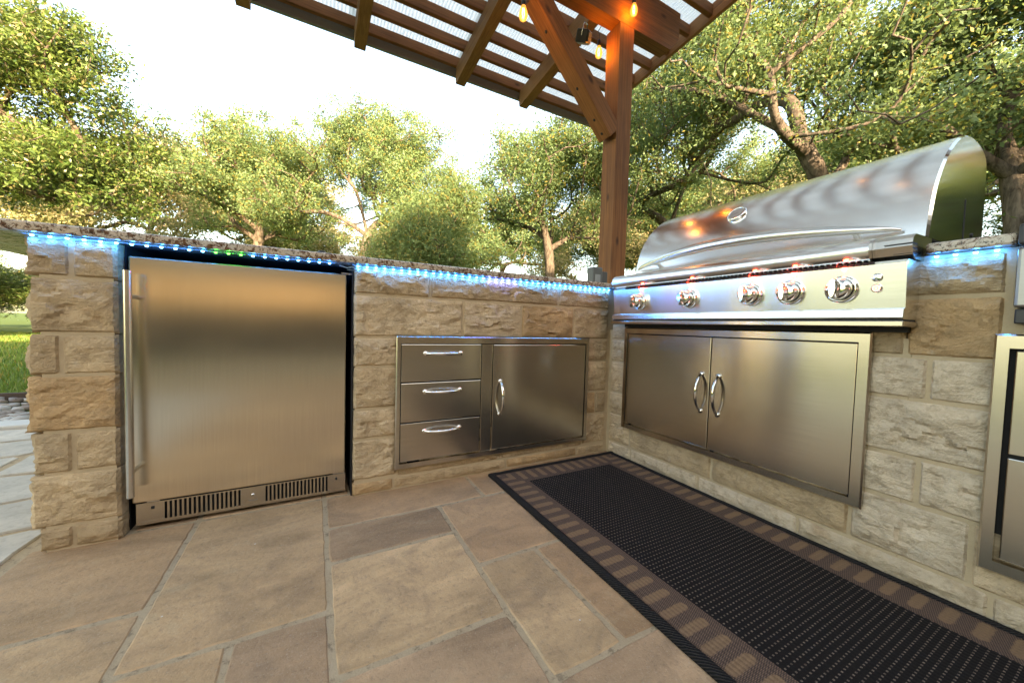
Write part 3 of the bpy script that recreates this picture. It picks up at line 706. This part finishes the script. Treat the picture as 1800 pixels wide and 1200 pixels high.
for p_ in hood.data.polygons:
    for li in p_.loop_indices:
        vi = hood.data.loops[li].vertex_index; uvl.data[li].uv = (arc[vi % nh], hood.data.vertices[vi].co.y)
for y, t_ in ((hy0, .006), (hy1, -.006)):
    b = MB(); n = len(hps); c2 = [(x, y, z) for x, z in hps]; c3 = [(x + (.004 if x < .3 else -.004), y+t_, z-.003) for x, z in hps]
    b.add(c2, [tuple(range(n))]); b.add(c3, [tuple(range(n))]); b.add(c2+c3, [(i, i+1, n+i+1, n+i) for i in range(n-1)])
    ch(b.build('hood_end_cap', POLISH, uv=True), GR, GO)
b = MB(); b.box(.33, .334, hy1-.0075, hy1-.005, .945, 1.085); b.lathe([(.0001, .003), (.006, .003), (.007, 0)], (.42, hy1-.006, .99), (0,-1,0), 12); ch(b.build('hinge_slot', BLACK), GR, GO)
b = MB(); b.box(.028, .55, hy1-.004, hy0+.004, .9285, .934); ch(b.build('hood_gasket', BLACK), GR, GO)
# long bowed hood handle
mb = MB(); n = 36; sec = 12; ring = []
for i in range(n+1):
    t = i/n; y = -.155 - t*(1.088-.155); w_ = math.sin(math.pi*min(1, max(0, t)))**.55
    x = .024 - .080*math.sin(math.pi*t)**.7; z = .964 + .036*math.sin(math.pi*t)**.9 - .004*t
    rz_, rx_ = .004+.0165*w_, .003+.013*w_
    ring.append([(x+rx_*math.cos(2*math.pi*k/sec), y, z+rz_*math.sin(2*math.pi*k/sec)) for k in range(sec)])
mb.add([q for r_ in ring for q in r_], [(i*sec+k, i*sec+(k+1) % sec, (i+1)*sec+(k+1) % sec, (i+1)*sec+k) for i in range(n) for k in range(sec)], True)
hh_ = ch(mb.build('hood_handle', SATIN), GR, GO)
for y in (-.26, -.98):
    b = MB(); b.tube([(-.012, y, .979), (.05, y, .982)], .008, 10); ch(b.build('handle_post', SATIN), GR, GO)
# thermometer on the hood face
nrm = Vector((-.80, 0, .60)); gpos = Vector((.112, -.583, 1.143))
b = MB(); b.lathe([(.037, -.012), (.037, .006), (.034, .011), (.030, .012), (.029, .008)], gpos, nrm, 32); gau = ch(b.build('thermometer', CHROME), GR, GO)
b = MB(); b.lathe([(.0295, .0085), (.0001, .0085)], gpos, nrm, 32); f_ = ch(b.build('dial', plain('dial_face', (.42,.41,.39), .35, .6)), gau, (0,0,0)); f_.parent = gau; f_.matrix_parent_inverse = Matrix.Identity(4)
e1 = Vector((0,1,0)); e2 = nrm.normalized().cross(e1)
b = MB()
def gmark(a, r1, r2, w):
    d_ = e1*math.cos(a)+e2*math.sin(a); s_ = (e1*-math.sin(a)+e2*math.cos(a))*w; o_ = gpos+nrm.normalized()*.0094
    b.add([o_+d_*r1-s_, o_+d_*r2-s_*.6, o_+d_*r2+s_*.6, o_+d_*r1+s_], [(0,1,2,3)])
for i in range(13): gmark(R(-40+i*21.5), .020, .026, .0007)
gmark(R(20), -.006, .018, .0012); gm = b.build('dial_marks', BLACK); gm.parent = gau
b = MB(); b.box(.025, .56, gy1+.006, gy0-.006, .71, .86); ch(b.build('firebox', BLACK), GR, GO)

# ------------------------------------------------------------------ rug
RW, RL = .712, 2.05
rug = empty('runner_rug', (-.722, -.048, .003)); tag(rug, 'black woven runner rug with a striped tan and brown border', 'rug')
b = MB(); nx, ny = 36, 100; V = []
for j in range(ny+1):
    for i in range(nx+1):
        x, y = RW*i/nx, -RL*j/ny
        V.append((x, y, .006 + .0012*mnoise.noise(Vector((x*4, y*4, 2)))))
b.add(V, [(j*(nx+1)+i, (j+1)*(nx+1)+i, (j+1)*(nx+1)+i+1, j*(nx+1)+i+1) for j in range(ny) for i in range(nx)], True)
b.build('pile', RUG, rug)
b = MB(); hw = .021
def bind(p, q, inward):
    p, q, iw = Vector(p), Vector(q), Vector(inward); k = 60
    sec_ = [(-.004, -.002), (-.005, .004), (-.001, .0095), (.008, .0112), (.018, .0105), (.021, .007)]
    V_ = []
    for i in range(k+1):
        c_ = p.lerp(q, i/k); w_ = .0012*mnoise.noise(c_*14) 
        for a, z in sec_: V_.append(c_ + iw*(a+w_) + Vector((0,0,z+.0012*mnoise.noise(c_*30+Vector((a*90,0,0))))))
    m_ = len(sec_); b.add(V_, [(i*m_+j, i*m_+j+1, (i+1)*m_+j+1, (i+1)*m_+j) for i in range(k) for j in range(m_-1)], True)
bind((0,0,0), (0,-RL,0), (1,0,0)); bind((RW,0,0), (RW,-RL,0), (-1,0,0)); bind((-.004,0,.0004), (RW+.004,0,.0004), (0,-1,0)); bind((-.004,-RL,.0004), (RW+.004,-RL,.0004), (0,1,0))
b.build('binding', BINDING, rug)

# ------------------------------------------------------------------ pergola roof
PG = empty('pergola', (.815, .875, 0)); PO = (.815, .875, 0)
tag(PG, 'timber pergola of brown stained beams with a pale corrugated roof', 'pergola')
def timber(name, p, q, w, h, mat, upv=(0,0,1), bev=.006, notch=False):
    """a sawn timber from p to q along local X; w across (local Y), h along local Z"""
    p, q = Vector(p), Vector(q); x = (q-p).normalized(); z = Vector(upv); z = (z - x*z.dot(x)).normalized(); y = z.cross(x)
    L = (q-p).length; mb = MB()
    if notch:
        pr_ = [(-w/2,-h/2),(-w/2+.0,-h*.08),(-w/2+.016,-h*.065),(-w/2,-h*.045),(-w/2,h/2),(w/2,h/2),(w/2,-h/2)]
        n = len(pr_); V_ = [(-L/2,a,c) for a,c in pr_]+[(L/2,a,c) for a,c in pr_]
        mb.add(V_, [(i,(i+1)%n,n+(i+1)%n,n+i) for i in range(n)]+[tuple(reversed(range(n))), tuple(range(n,2*n))])
    else: mb.box(-L/2, L/2, -w/2, w/2, -h/2, h/2, bev)
    o = mb.build(name, mat); mw = Matrix((x, y, z)).transposed().to_4x4(); mw.translation = (p+q)/2
    o.parent = PG; o.matrix_parent_inverse = Matrix.Translation([-a for a in PO]); o.matrix_basis = mw
    return o
zb, zt, SL = 3.131, 3.485, .09
PW = .155
def roofz(y): return zt - SL*(y-.8)          # underside of the rafters
timber('post', (.74+PW/2, .80+PW/2, -.06), (.74+PW/2, .80+PW/2, zb-.002), PW, PW, WOOD, (1,0,0), notch=True)
# main beam with a clipped end
bm_ = MB(); y0, y1 = .800, .915; pr_ = [(-5.2, zb), (1.335, zb), (1.435, zb+.125), (1.447, zt-.002), (-5.2, zt-.002)]
n = 5; V_ = [(x, y0, z) for x, z in pr_]+[(x, y1, z) for x, z in pr_]
bm_.add(V_, [(i,(i+1)%n,n+(i+1)%n,n+i) for i in range(n)]+[tuple(range(n)), tuple(reversed(range(n,2*n)))])
ch(bm_.build('beam', WOOD), PG, PO)
# knee brace between post and beam, with bolts
br_ = timber('knee_brace', (.735, .80+.07, 2.265), (-.02, .80+.07, 3.04), .138, .138, WOOD, (.72, 0, .70))
dirb = (Vector((-.02,0,3.04))-Vector((.735,0,2.265))).normalized(); 
for s_ in (.05, .16, .40, .80):
    c_ = Vector((.735,.87,2.265)).lerp(Vector((-.02,.87,3.04)), s_) + Vector((-.70,0,-.72))*.0692
    q = MB(); q.lathe([(.0001, .0015), (.011, .0015), (.012, -.002)], c_, (-.70,0,-.72), 12); bo = q.build('bolt_hole', BLACK)
    bo.parent = br_; bo.matrix_parent_inverse = (Matrix.Translation([-a+a for a in PO]) @ br_.matrix_basis).inverted()
RX = (-2.89, -1.96, -1.033, .005, .815)
for x in RX:
    q = MB(); yA, yB = 2.505, -2.6; w = .103; h = .184
    pr_ = [(yA, roofz(yA)), (yA+.012, roofz(yA)+.05), (yA, roofz(yA)+h), (yB, roofz(yB)+h), (yB, roofz(yB))]
    n = 5; xa, xb = -w/2, w/2
    # long axis must be local X for the wood grain: local X = world Y
    V_ = [(y, xa, z-3.5) for y, z in pr_]+[(y, xb, z-3.5) for y, z in pr_]
    q.add(V_, [(i,(i+1)%n,n+(i+1)%n,n+i) for i in range(n)]+[tuple(range(n)), tuple(reversed(range(n,2*n)))])
    o = q.build('rafter', WOODR); o.parent = PG; o.matrix_parent_inverse = Matrix.Translation([-a for a in PO]); o.matrix_basis = Matrix.Translation((x, 0, 3.5)) @ Matrix.Rotation(R(90), 4, 'Z')
XR, XL = 1.905, -4.4
def ptop(y): return roofz(y)+.184
y = 2.49; k = 0; pmesh = None
while y > -2.5:
    if pmesh is None:
        q = MB(); q.box((XL-XR)/2, (XR-XL)/2, -.0225, .0225, 0, .10, .004); pmesh = q.build('purlin', WOOD); o = pmesh
    else: o = link('purlin', pmesh.data)
    o.parent = PG; o.matrix_parent_inverse = Matrix.Translation([-a for a in PO]); o.location = ((XL+XR)/2, y+.0225, ptop(y+.0225)+.001)
    y -= .2405
timber('barge_board', (1.925, 2.60, ptop(2.60)+.045), (1.925, -2.6, ptop(-2.6)+.045), .038, .15, WOODR)
q = MB(); q.box(XL, 1.945, 2.565, 2.60, ptop(2.58)-.055, ptop(2.58)+.085, .003); ch(q.build('fascia', FASC), PG, PO)
# corrugated sheets, laid from eave to ridge
def sheet(x0, x1):
    wv, amp_ = .032, .008; nseg = int((x1-x0)/wv*6); V_ = []
    for i in range(nseg+1):
        x = x0+(x1-x0)*i/nseg; dz = amp_*math.sin(2*math.pi*x/wv)
        for yy in (2.63, -2.65): V_.append((x, yy, ptop(yy)+.112+dz))
    q = MB(); q.add(V_, [(2*i, 2*i+1, 2*i+3, 2*i+2) for i in range(nseg)], True); return ch(q.build('roof_sheet', SHEET), PG, PO)
xs = [XL, -3.3, -2.2, -1.1, 0.0, 1.0, 1.95]
for i, (a, c) in enumerate(zip(xs, xs[1:])): sheet(a-.03, c+.03 if i < 5 else c).location.z += .0035*(i % 2)
# battens under the sheet joints: the thin dark strips crossing the gaps
for x in xs[1:-1]:
    q = MB(); q.box(-2.5, 2.55, -.008, .008, 0, .008); o = q.build('joint_strip', DARKPL); o.parent = PG; o.matrix_parent_inverse = Matrix.Translation([-a for a in PO])
    o.matrix_basis = Matrix.Translation((x+.05, 0, ptop(0)+.0925)) @ Matrix.Rotation(R(90), 4, 'Z') @ Matrix.Rotation(math.atan(SL), 4, 'Y')
# second beam and posts behind the viewer
timber('beam', (-4.2, -2.2, 3.58), (1.5, -2.2, 3.58), .115, .33, WOOD)
for x in (-3.9, 1.3): timber('post', (x, -2.2, -.06), (x, -2.2, 3.41), PW, PW, WOOD, (1,0,0))

# ------------------------------------------------------------------ string lights
SLT = empty('string_lights', (-.195, .72, 2.9)); SO = (-.195, .72, 2.9)
tag(SLT, 'string of amber filament bulbs hung from the pergola timbers', 'string lights')
GLASS, FIL = mat_bulb(), emis('filament', (1.0, .62, .22), 12.0)
bulbs = [((-.195,.72,2.745), 2.95), ((.815,.735,3.205), 3.40), ((.655,.95,2.955), 3.13), ((-1.1,.70,3.0), 3.4), ((-1.9,.70,3.05), 3.4), ((-2.7,.70,3.05), 3.4),
         ((.5,-.3,3.2), 3.55), ((-.3,-.5,3.2), 3.55), ((-1.1,-.6,3.2), 3.6), ((-1.9,-.6,3.2), 3.6), ((-2.7,-.5,3.2), 3.6)]
gm_ = MB(); gm_.lathe([(.0001,-.052),(.012,-.050),(.023,-.040),(.0285,-.024),(.0285,-.006),(.024,.016),(.016,.036),(.0135,.046)], n=18); gme = gm_.build('y', GLASS).data
sm_ = MB(); sm_.lathe([(.0145,.044),(.0155,.050),(.0155,.085),(.010,.098),(.0001,.100)], n=14); sme = sm_.build('y', DARKPL).data
fm_ = MB()
for a in range(4):
    t_ = a*math.pi/2; fm_.tube([(.006*math.cos(t_), .006*math.sin(t_), .03), (.010*math.cos(t_), .010*math.sin(t_), -.005), (.005*math.cos(t_+.6), .005*math.sin(t_+.6), -.032)], .0011, 5)
fme = fm_.build('y', FIL).data
for o in list(bpy.data.objects):
    if o.type == 'MESH' and o.data in (gme, sme, fme): bpy.data.objects.remove(o)
for (x, y, z), zw in bulbs:
    g_ = link('bulb', gme, None, SLT, (x-SO[0], y-SO[1], z-SO[2])); link('socket', sme, None, g_); link('filament', fme, None, g_)
    w = MB(); w.tube([(x, y, z+.098), (x+.004, y, (z+zw)/2+.05), (x, y+.02, zw)], .0022, 6); ch(w.build('drop_wire', DARKPL), SLT, SO)
    ld = bpy.data.lights.new('bulb_light', 'POINT'); ld.energy = .8 if x > -.5 and zw < 3.45 else .03; ld.color = (1.0, .40, .09); ld.shadow_soft_size = .018
    lo = bpy.data.objects.new('bulb_light', ld); C.objects.link(lo); lo.parent = SLT; lo.location = (x-SO[0], y-SO[1], z-SO[2]-.005)
w = MB(); seq = [(-2.7,.72,3.40),(-2.3,.74,3.37),(-1.9,.72,3.40),(-1.5,.74,3.36),(-1.1,.72,3.40),(-.6,.74,3.2),(-.195,.74,2.95),(.0,.78,3.06),(.35,.79,3.30),(.815,.76,3.40)]
w.tube(seq, .003, 6); ch(w.build('cable', DARKPL), SLT, SO)
w = MB(); w.tube([(.815,.80,3.46),(.74,.92,3.30),(.655,.97,3.13)], .003, 6); ch(w.build('cable', DARKPL), SLT, SO)
w = MB(); w.tube([(.5,-.28,3.55),(.1,-.45,3.47),(-.3,-.48,3.55),(-.7,-.58,3.48),(-1.1,-.58,3.6),(-1.5,-.6,3.5),(-1.9,-.58,3.6),(-2.3,-.55,3.5),(-2.7,-.48,3.6)], .003, 6); ch(w.build('cable', DARKPL), SLT, SO)

# ------------------------------------------------------------------ small fittings
FL = empty('floodlight', (.53, 1.0, 3.06)); tag(FL, 'small black floodlight clamped behind the pergola beam beside the post', 'floodlight')
FL.rotation_euler = (R(20), R(-25), R(35))
b = MB(); b.box(-.055, .055, -.05, .05, -.045, .045, .010); b.build('housing', DARKPL, FL)
b = MB(); b.box(-.047, .047, -.0565, -.0505, -.037, .037, .002); b.build('lens', plain('smoked_lens', (.10,.11,.12), .15), FL)
b = MB(); b.tube([(-.062,0,0),(-.066,0,.045),(-.04,0,.085),(.04,0,.085),(.066,0,.045),(.062,0,0)], .005, 8); b.build('bracket', SATIN, FL)
b = MB(); b.tube([(.05,.04,.03),(.10,.05,.08),(.12,.03,.02),(.09,.04,-.05)], .004, 6); b.build('cord', DARKPL, FL)
OB = empty('outlet_box', (.40, .765, .904)); tag(OB, 'grey weatherproof outlet box on the counter beside the post', 'outlet box')
OB.location = (.40, .60, .904)
b = MB(); b.box(-.055, .036, -.045, .03, .0, .205, .012); b.build('cover', GREYPL, OB)
b = MB(); b.box(.0375, .088, -.035, .03, .0, .178, .005); b.build('back_box', plain('dark_grey_metal', (.07,.07,.07), .5), OB)
b = MB(); b.box(-.040, .010, -.049, -.0455, .03, .15, .002); b.build('window', plain('grey_window', (.30,.32,.33), .2), OB)
for x, y, s, nm in ((-1.38, .10, .70, 'dark dome-shaped cap standing on the granite above the refrigerator'), (-.978, .10, .50, 'tiny dark cap on the granite above the drawer unit')):
    b = MB(); b.lathe([(.028*s, 0), (.030*s, .006*s), (.026*s, .026*s), (.015*s, .038*s), (.0001, .041*s)], (0,0,0), n=18); o = b.build('counter_cap', DARKPL, None, (x, y, .904)); tag(o, nm, 'cap')

# ------------------------------------------------------------------ trees
def np_quads(name, V, F):
    me = bpy.data.meshes.new(name); n = len(F)
    me.vertices.add(len(V)); me.vertices.foreach_set('co', np.ascontiguousarray(V, dtype=np.float32).ravel())
    me.loops.add(n*4); me.loops.foreach_set('vertex_index', np.ascontiguousarray(F, dtype=np.int32).ravel())
    me.polygons.add(n); me.polygons.foreach_set('loop_start', np.arange(0, n*4, 4, dtype=np.int32))
    me.polygons.foreach_set('use_smooth', np.ones(n, dtype=bool)); me.update(calc_edges=True); return me
def grow(seed, trunk_h, trunk_r, cc, rad, lobes, n_cl, lean=(0,0), twig=.012, stems=None, fill=.5, shell=(.45,.92), lobe_r=(.26,.42)):
    g = np.random.default_rng(seed); cc = np.array(cc, float); rad = np.array(rad, float)
    P = [np.array([0,0,-.1])]; par_ = [-1]
    k = 9
    for i in range(1, k+1):
        t = i/k; P.append(np.array([lean[0]*t**1.4, lean[1]*t**1.4, trunk_h*t]) + g.normal(0, .05*trunk_h/4, 3)*[1,1,0]); par_.append(i-1)
    if stems:
        for st in stems:      # extra stems from the base
            pi = 0
            for i in range(1, k+1):
                t = i/k; P.append(np.array([st[0]*t, st[1]*t, st[2]*t**.9]) + g.normal(0, .05, 3)*[1,1,0]); par_.append(pi); pi = len(P)-1
    d = g.normal(size=(lobes, 3)); d /= np.linalg.norm(d, axis=1)[:, None]; d[:,2] = np.where(d[:,2] < -.45, -d[:,2], d[:,2])
    lc = cc + d*rad*g.uniform(shell[0], shell[1], (lobes, 1)); lr = g.uniform(lobe_r[0], lobe_r[1], lobes)
    w = lr**2/np.sum(lr**2); li = g.choice(lobes, n_cl, p=w)
    off = g.normal(size=(n_cl, 3)); off /= np.linalg.norm(off, axis=1)[:, None]; off *= (g.random((n_cl, 1))**.45)
    cl = lc[li] + off*rad*lr[li][:, None]*np.array([1,1,.72])
    top = P[5]; order = np.argsort(np.linalg.norm(cl-top, axis=1))
    cap = len(P) + n_cl*16; A = np.zeros((cap, 3)); A[:len(P)] = P; n = len(P); par_ = par_ + [0]*(cap-n); ends = []
    for ci in order:
        c = cl[ci]; dv = A[4:n]-c; dist = np.linalg.norm(dv, axis=1) + np.maximum(0, dv[:,2]+.3)*.9
        j = int(np.argmin(dist))+4; p0 = A[j].copy(); L = np.linalg.norm(c-p0); m = min(14, max(1, int(math.ceil(L/.45))))
        bend = g.normal(0, .10*L, 3); pi = j
        for i in range(1, m+1):
            t = i/m; q = p0+(c-p0)*t + bend*math.sin(math.pi*t) + np.array([0,0,.08*L*math.sin(math.pi*t)]) + (g.normal(0, .04, 3) if i < m else 0)
            A[n] = q; par_[n] = pi; pi = n; n += 1
        ends.append(pi)
    A = A[:n]; par_ = np.array(par_[:n]); cnt = np.zeros(n); cnt[ends] = 1
    for i in range(n-1, 0, -1):
        if par_[i] >= 0: cnt[par_[i]] += cnt[i]
    main = np.full(n, -1); best = np.zeros(n)
    for i in range(1, n):
        p_ = par_[i]
        if p_ >= 0 and cnt[i] > best[p_]: best[p_] = cnt[i]; main[p_] = i
    sel = np.array([i for i in range(2, n) if cnt[i] > 2 and main[i] >= 0])
    for _ in range(6):
        A[sel] = .4*A[sel] + .3*(A[par_[sel]] + A[main[sel]])
    r = np.minimum(trunk_r, trunk_r*(np.maximum(cnt, 1)/n_cl)**.46 + .003)
    r[0] = trunk_r*1.35
    S = 7; idx = np.arange(1, n); a, b_ = A[par_[idx]], A[idx]; ra = np.minimum(r[par_[idx]], r[idx]*1.35); rb = r[idx]
    t = b_-a; ln = np.linalg.norm(t, axis=1)[:, None]; t = t/np.maximum(ln, 1e-6)
    ref = np.where(np.abs(t[:, 2:3]) > .8, np.array([[1.,0,0]]), np.array([[0.,0,1]])); e1 = np.cross(t, ref); e1 /= np.linalg.norm(e1, axis=1)[:, None]; e2 = np.cross(t, e1)
    an = np.arange(S)*2*math.pi/S; ring = e1[:,None,:]*np.cos(an)[None,:,None] + e2[:,None,:]*np.sin(an)[None,:,None]
    va = (a-t*ra[:,None]*.3)[:,None,:] + ring*ra[:,None,None]; vb = (b_+t*rb[:,None]*.3)[:,None,:] + ring*rb[:,None,None]
    V = np.concatenate([va, vb], axis=1).reshape(-1, 3); base = (np.arange(n-1)*2*S)[:, None]
    ks = np.arange(S); F = np.stack([base+ks, base+(ks+1) % S, base+S+(ks+1) % S, base+S+ks], axis=2).reshape(-1, 4)
    return V, F, A[ends], A
def leaves(seed, cl, n, size, blob, flat=.7, upb=.5, aspect=.5, droop=0.0):
    g = np.random.default_rng(seed); ci = g.integers(0, len(cl), n)
    sz = g.uniform(.7, 1.3, len(cl))[ci][:, None]
    c = cl[ci] + g.normal(0, 1, (n, 3))*blob*sz*np.array([1, 1, flat])
    nr = g.normal(size=(n, 3)) + np.array([0, 0, upb]); nr /= np.linalg.norm(nr, axis=1)[:, None]
    a = np.cross(nr, g.normal(size=(n, 3))); a /= np.linalg.norm(a, axis=1)[:, None]; a[:,2] -= droop; b_ = np.cross(nr, a)
    s = size*g.uniform(.6, 1.35, (n, 1)); V = np.empty((n, 4, 3))
    V[:,0] = c-a*s*.5; V[:,1] = c+b_*s*aspect*.5+a*s*.08; V[:,2] = c+a*s*.5; V[:,3] = c-b_*s*aspect*.5+a*s*.08
    return np_mesh('crown', V)
OAK = mat_leaf('oak_leaf', (.10,.16,.06), (.195,.275,.12), .5)
OAK2 = mat_leaf('oak_leaf_light', (.105,.17,.062), (.195,.28,.12), .5)
SUNLIT = mat_leaf('sunlit_leaf', (.15,.165,.06), (.28,.265,.13), .4, .6, (.42,.34,.19), .3)  # golden sunlight on the far trees is put into this leaf colour
MAG = mat_leaf('magnolia_leaf', (.045,.095,.022), (.12,.165,.045), .3, .28, (.26,.23,.10), .12)
CED = mat_leaf('cedar_leaf', (.085,.14,.045), (.16,.225,.085), .4, .6)
def tree(name, loc, label, cat, group, trunk, crown, rz=0.0, s=1.0, leafm=None):
    e = empty(name, (loc[0], loc[1], -.06), rz); e.scale = (s, s, s); tag(e, label, cat, group)
    link('trunk', trunk, BARK, e); c = link('crown', crown, None, e)
    if leafm is not None:
        if len(crown.materials) == 0: crown.materials.append(leafm)
        c.material_slots[0].link = 'OBJECT'; c.material_slots[0].material = leafm
    return e
def make(seed, n_leaf, leaf, blob, lk={}, **kw):
    V, F, cl, _ = grow(seed, **kw); return np_quads('trunk', V, F), leaves(seed+50, cl, n_leaf, leaf, blob, **lk)
tA, cA = make(1, 110000, .105, .25, trunk_h=7.4, trunk_r=.21, cc=(.3, 0, 7.6), rad=(5.6, 5.6, 5.0), lobes=26, n_cl=520, lean=(.5, .3))            # open centre oak
tB, cB = make(2, 76000, .085, .22, trunk_h=4.6, trunk_r=.17, cc=(0, 0, 5.0), rad=(3.9, 3.9, 3.3), lobes=20, n_cl=430, lean=(-.5, .3))             # middle oak
tC, cC = make(3, 92000, .082, .22, trunk_h=4.2, trunk_r=.19, cc=(.2, 0, 6.4), rad=(5.0, 5.0, 4.6), lobes=30, n_cl=620, lean=(.6, -.3), stems=[(-1.5, 1.0, 4.6), (1.4, 1.0, 5.0)], shell=(.35,.95))   # many-stemmed oak
tD, cD = make(4, 120000, .14, .25, dict(aspect=.42, upb=.7), trunk_h=5.0, trunk_r=.24, cc=(0, 0, 5.9), rad=(3.9, 3.9, 5.9), lobes=34, n_cl=760, shell=(.5,.98), lobe_r=(.2,.40))   # magnolia
tE, cE = make(5, 80000, .085, .17, dict(aspect=.24, upb=.2, flat=1.4), trunk_h=2.6, trunk_r=.08, cc=(0, 0, 2.2), rad=(1.5, 1.5, 2.2), lobes=16, n_cl=330, shell=(.3,.95), lobe_r=(.22,.42))  # cedar
tF, cF = make(6, 85000, .20, .42, trunk_h=6, trunk_r=.3, cc=(0, 0, 7.6), rad=(7.2, 7.2, 5.6), lobes=34, n_cl=520)                                  # far spreading tree
GB = 'oaks and other trees beyond the counter'
tree('magnolia_tree', (-13.4, 19.9), 'dense broad-leaved magnolia tree at the left picture edge', 'tree', GB, tD, cD, .4, 1.2, MAG)
tree('oak_tree', (.6, 19.1), 'tall open oak with golden top between the magnolia and the pergola post', 'tree', GB, tA, cA, .5, 1.0, OAK2)
tree('oak_tree', (-4.6, 24.5), 'green oak between the magnolia and the tall open oak', 'tree', GB, tB, cB, 2.6, 1.5, OAK2)
tree('cedar_tree', (1.7, 8.3), 'small feathery bright green cedar just behind the counter', 'tree', GB, tE, cE, 0, 1.12, CED)
tree('oak_tree', (6.2, 9.6), 'light green oak standing just left of the pergola post', 'tree', GB, tB, cB, 1.2, 1.0, OAK2)
tree('oak_tree', (9.4, 4.3), 'many-stemmed oak rising right behind the grill hood', 'tree', GB, tC, cC, 2.2, 1.05, OAK)
tree('oak_tree', (12.3, 9.4), 'leaning oak seen just right of the pergola post', 'tree', GB, tA, cA, 3.6, .95, OAK2)
tree('oak_tree', (11.6, .1), 'oak with a thick dark trunk at the right picture edge', 'tree', GB, tB, cB, 4.4, 1.25, OAK)
tree('spreading_tree', (-13.6, 41), 'sunlit golden tree just right of the magnolia, far across the lawn', 'tree', GB, tF, cF, .3, 1.2, SUNLIT)
tree('spreading_tree', (-5.8, 39), 'sunlit golden tree half hidden behind the tall open oak', 'tree', GB, tF, cF, 2.1, 1.15, SUNLIT)
far = [(14.7, 30.7, .95, 'far tree seen low between the cedar and the light green oak', OAK2), (20.5, 22.0, .95, 'far tree seen just left of the post behind the light green oak', SUNLIT),
       (23.0, 15.5, .95, 'far tree seen just right of the post behind the leaning oak', OAK2), (26.5, 10.5, .95, 'far tree behind the left half of the grill hood', SUNLIT),
       (26.0, 4.8, 1.0, 'far tree behind the right half of the grill hood', OAK2), (27.0, -2.5, .75, 'far tree behind the thick dark trunk at the right edge', SUNLIT),
       (7.5, 42, .95, 'distant tree low behind the cedar', SUNLIT), (19.0, -.6, .38, 'low far tree seen between the grill hood and the thick dark trunk', OAK2)]
for i, (x, y, s, lb, m_) in enumerate(far): tree('spreading_tree', (x, y), lb, 'tree', GB, tF, cF, i*1.3, s, m_)
for i, (x, y, s_, lb) in enumerate(((-10.2, 15.0, 1.0, 'low rounded shrub in front of the magnolia at the edge of the lawn'), (-12.6, 16.4, 1.1, 'low shrub under the magnolia at the left picture edge'), (-9.0, 17.5, .8, 'small shrub behind the lawn beside the stone pier'), (-14.5, 24.0, 1.3, 'shrub in the shade behind the magnolia'), (14.0, -3.2, 1.5, 'shrub right of the picture edge, mirrored in the hood end'))):
    tree('shrub', (x, y), lb, 'shrub', 'shrubs along the lawn', tE, cE, i*1.7, s_, MAG if i < 4 else OAK).scale = (s_*1.5, s_*1.5, s_*(.62 if i < 4 else .85))
# unseen oak and house: house sized to shade the kitchen, both mirrored in the steel
for i, (x, y, s) in enumerate(((12.8, -3.9, .8),)):
    tree('oak_tree', (x, y), 'small oak right of the picture edge mirrored in the end of the grill hood', 'tree', GB, tC, cC, i*2.0, s, OAK2)
HS = empty('house', (-3.5, -7, 0)); HO = (-3.5, -7, 0); tag(HS, 'single-storey tan stone house behind the viewer, mirrored in the steel doors', 'house')
HW = plain('tan_house_stone', (.36, .28, .19), .85); HT = plain('brown_roof', (.10, .075, .06), .9); HG = plain('dark_window', (.03, .035, .04), .08)
b = MB(); b.box(-11, 10.4, -17, -7.0, -.06, 4.2); ch(b.build('wall', HW), HS, HO)
b = MB(); b.add([(-11.8,-17.8,4.1),(11.0,-17.8,4.1),(11.0,-6.2,4.1),(-11.8,-6.2,4.1),(-7.0,-12,8.6),(9.8,-12,8.6)], [(0,1,2,3),(3,2,5,4),(2,1,5),(1,0,4,5),(0,3,4)]); ch(b.build('roof', HT), HS, HO)
b = MB(); b.box(-11.05, 10.45, -7.0, -6.9, -.06, .72); ch(b.build('added_plinth', plain('added_dark_band', (.07, .055, .045), .8)), HS, HO)  # dark base added for the dark band mirrored in the refrigerator door
HG = emis('added_window_glow', (1.0, .68, .36), .15)  # glowing strips added and sized for the bright band mirrored in the refrigerator
for x0, x1, z0, z1 in ((-9.4,-7.2,.92,1.42), (-6.2,-4.0,.92,1.42), (-3.2,-1.0,.92,1.42), (0.0,2.2,.92,1.42), (4.0,6.2,.92,1.42)):
    b = MB(); b.box(x0-.08, x1+.08, -6.99, -6.93, z0-.08, z1+.08); w_ = ch(b.build('window', plain('brown_trim', (.20,.12,.07), .6)), HS, HO)
    b = MB(); b.box(x0, x1, -6.925, -6.915, z0, z1); o = b.build('added_glow_pane', HG); o.parent = w_
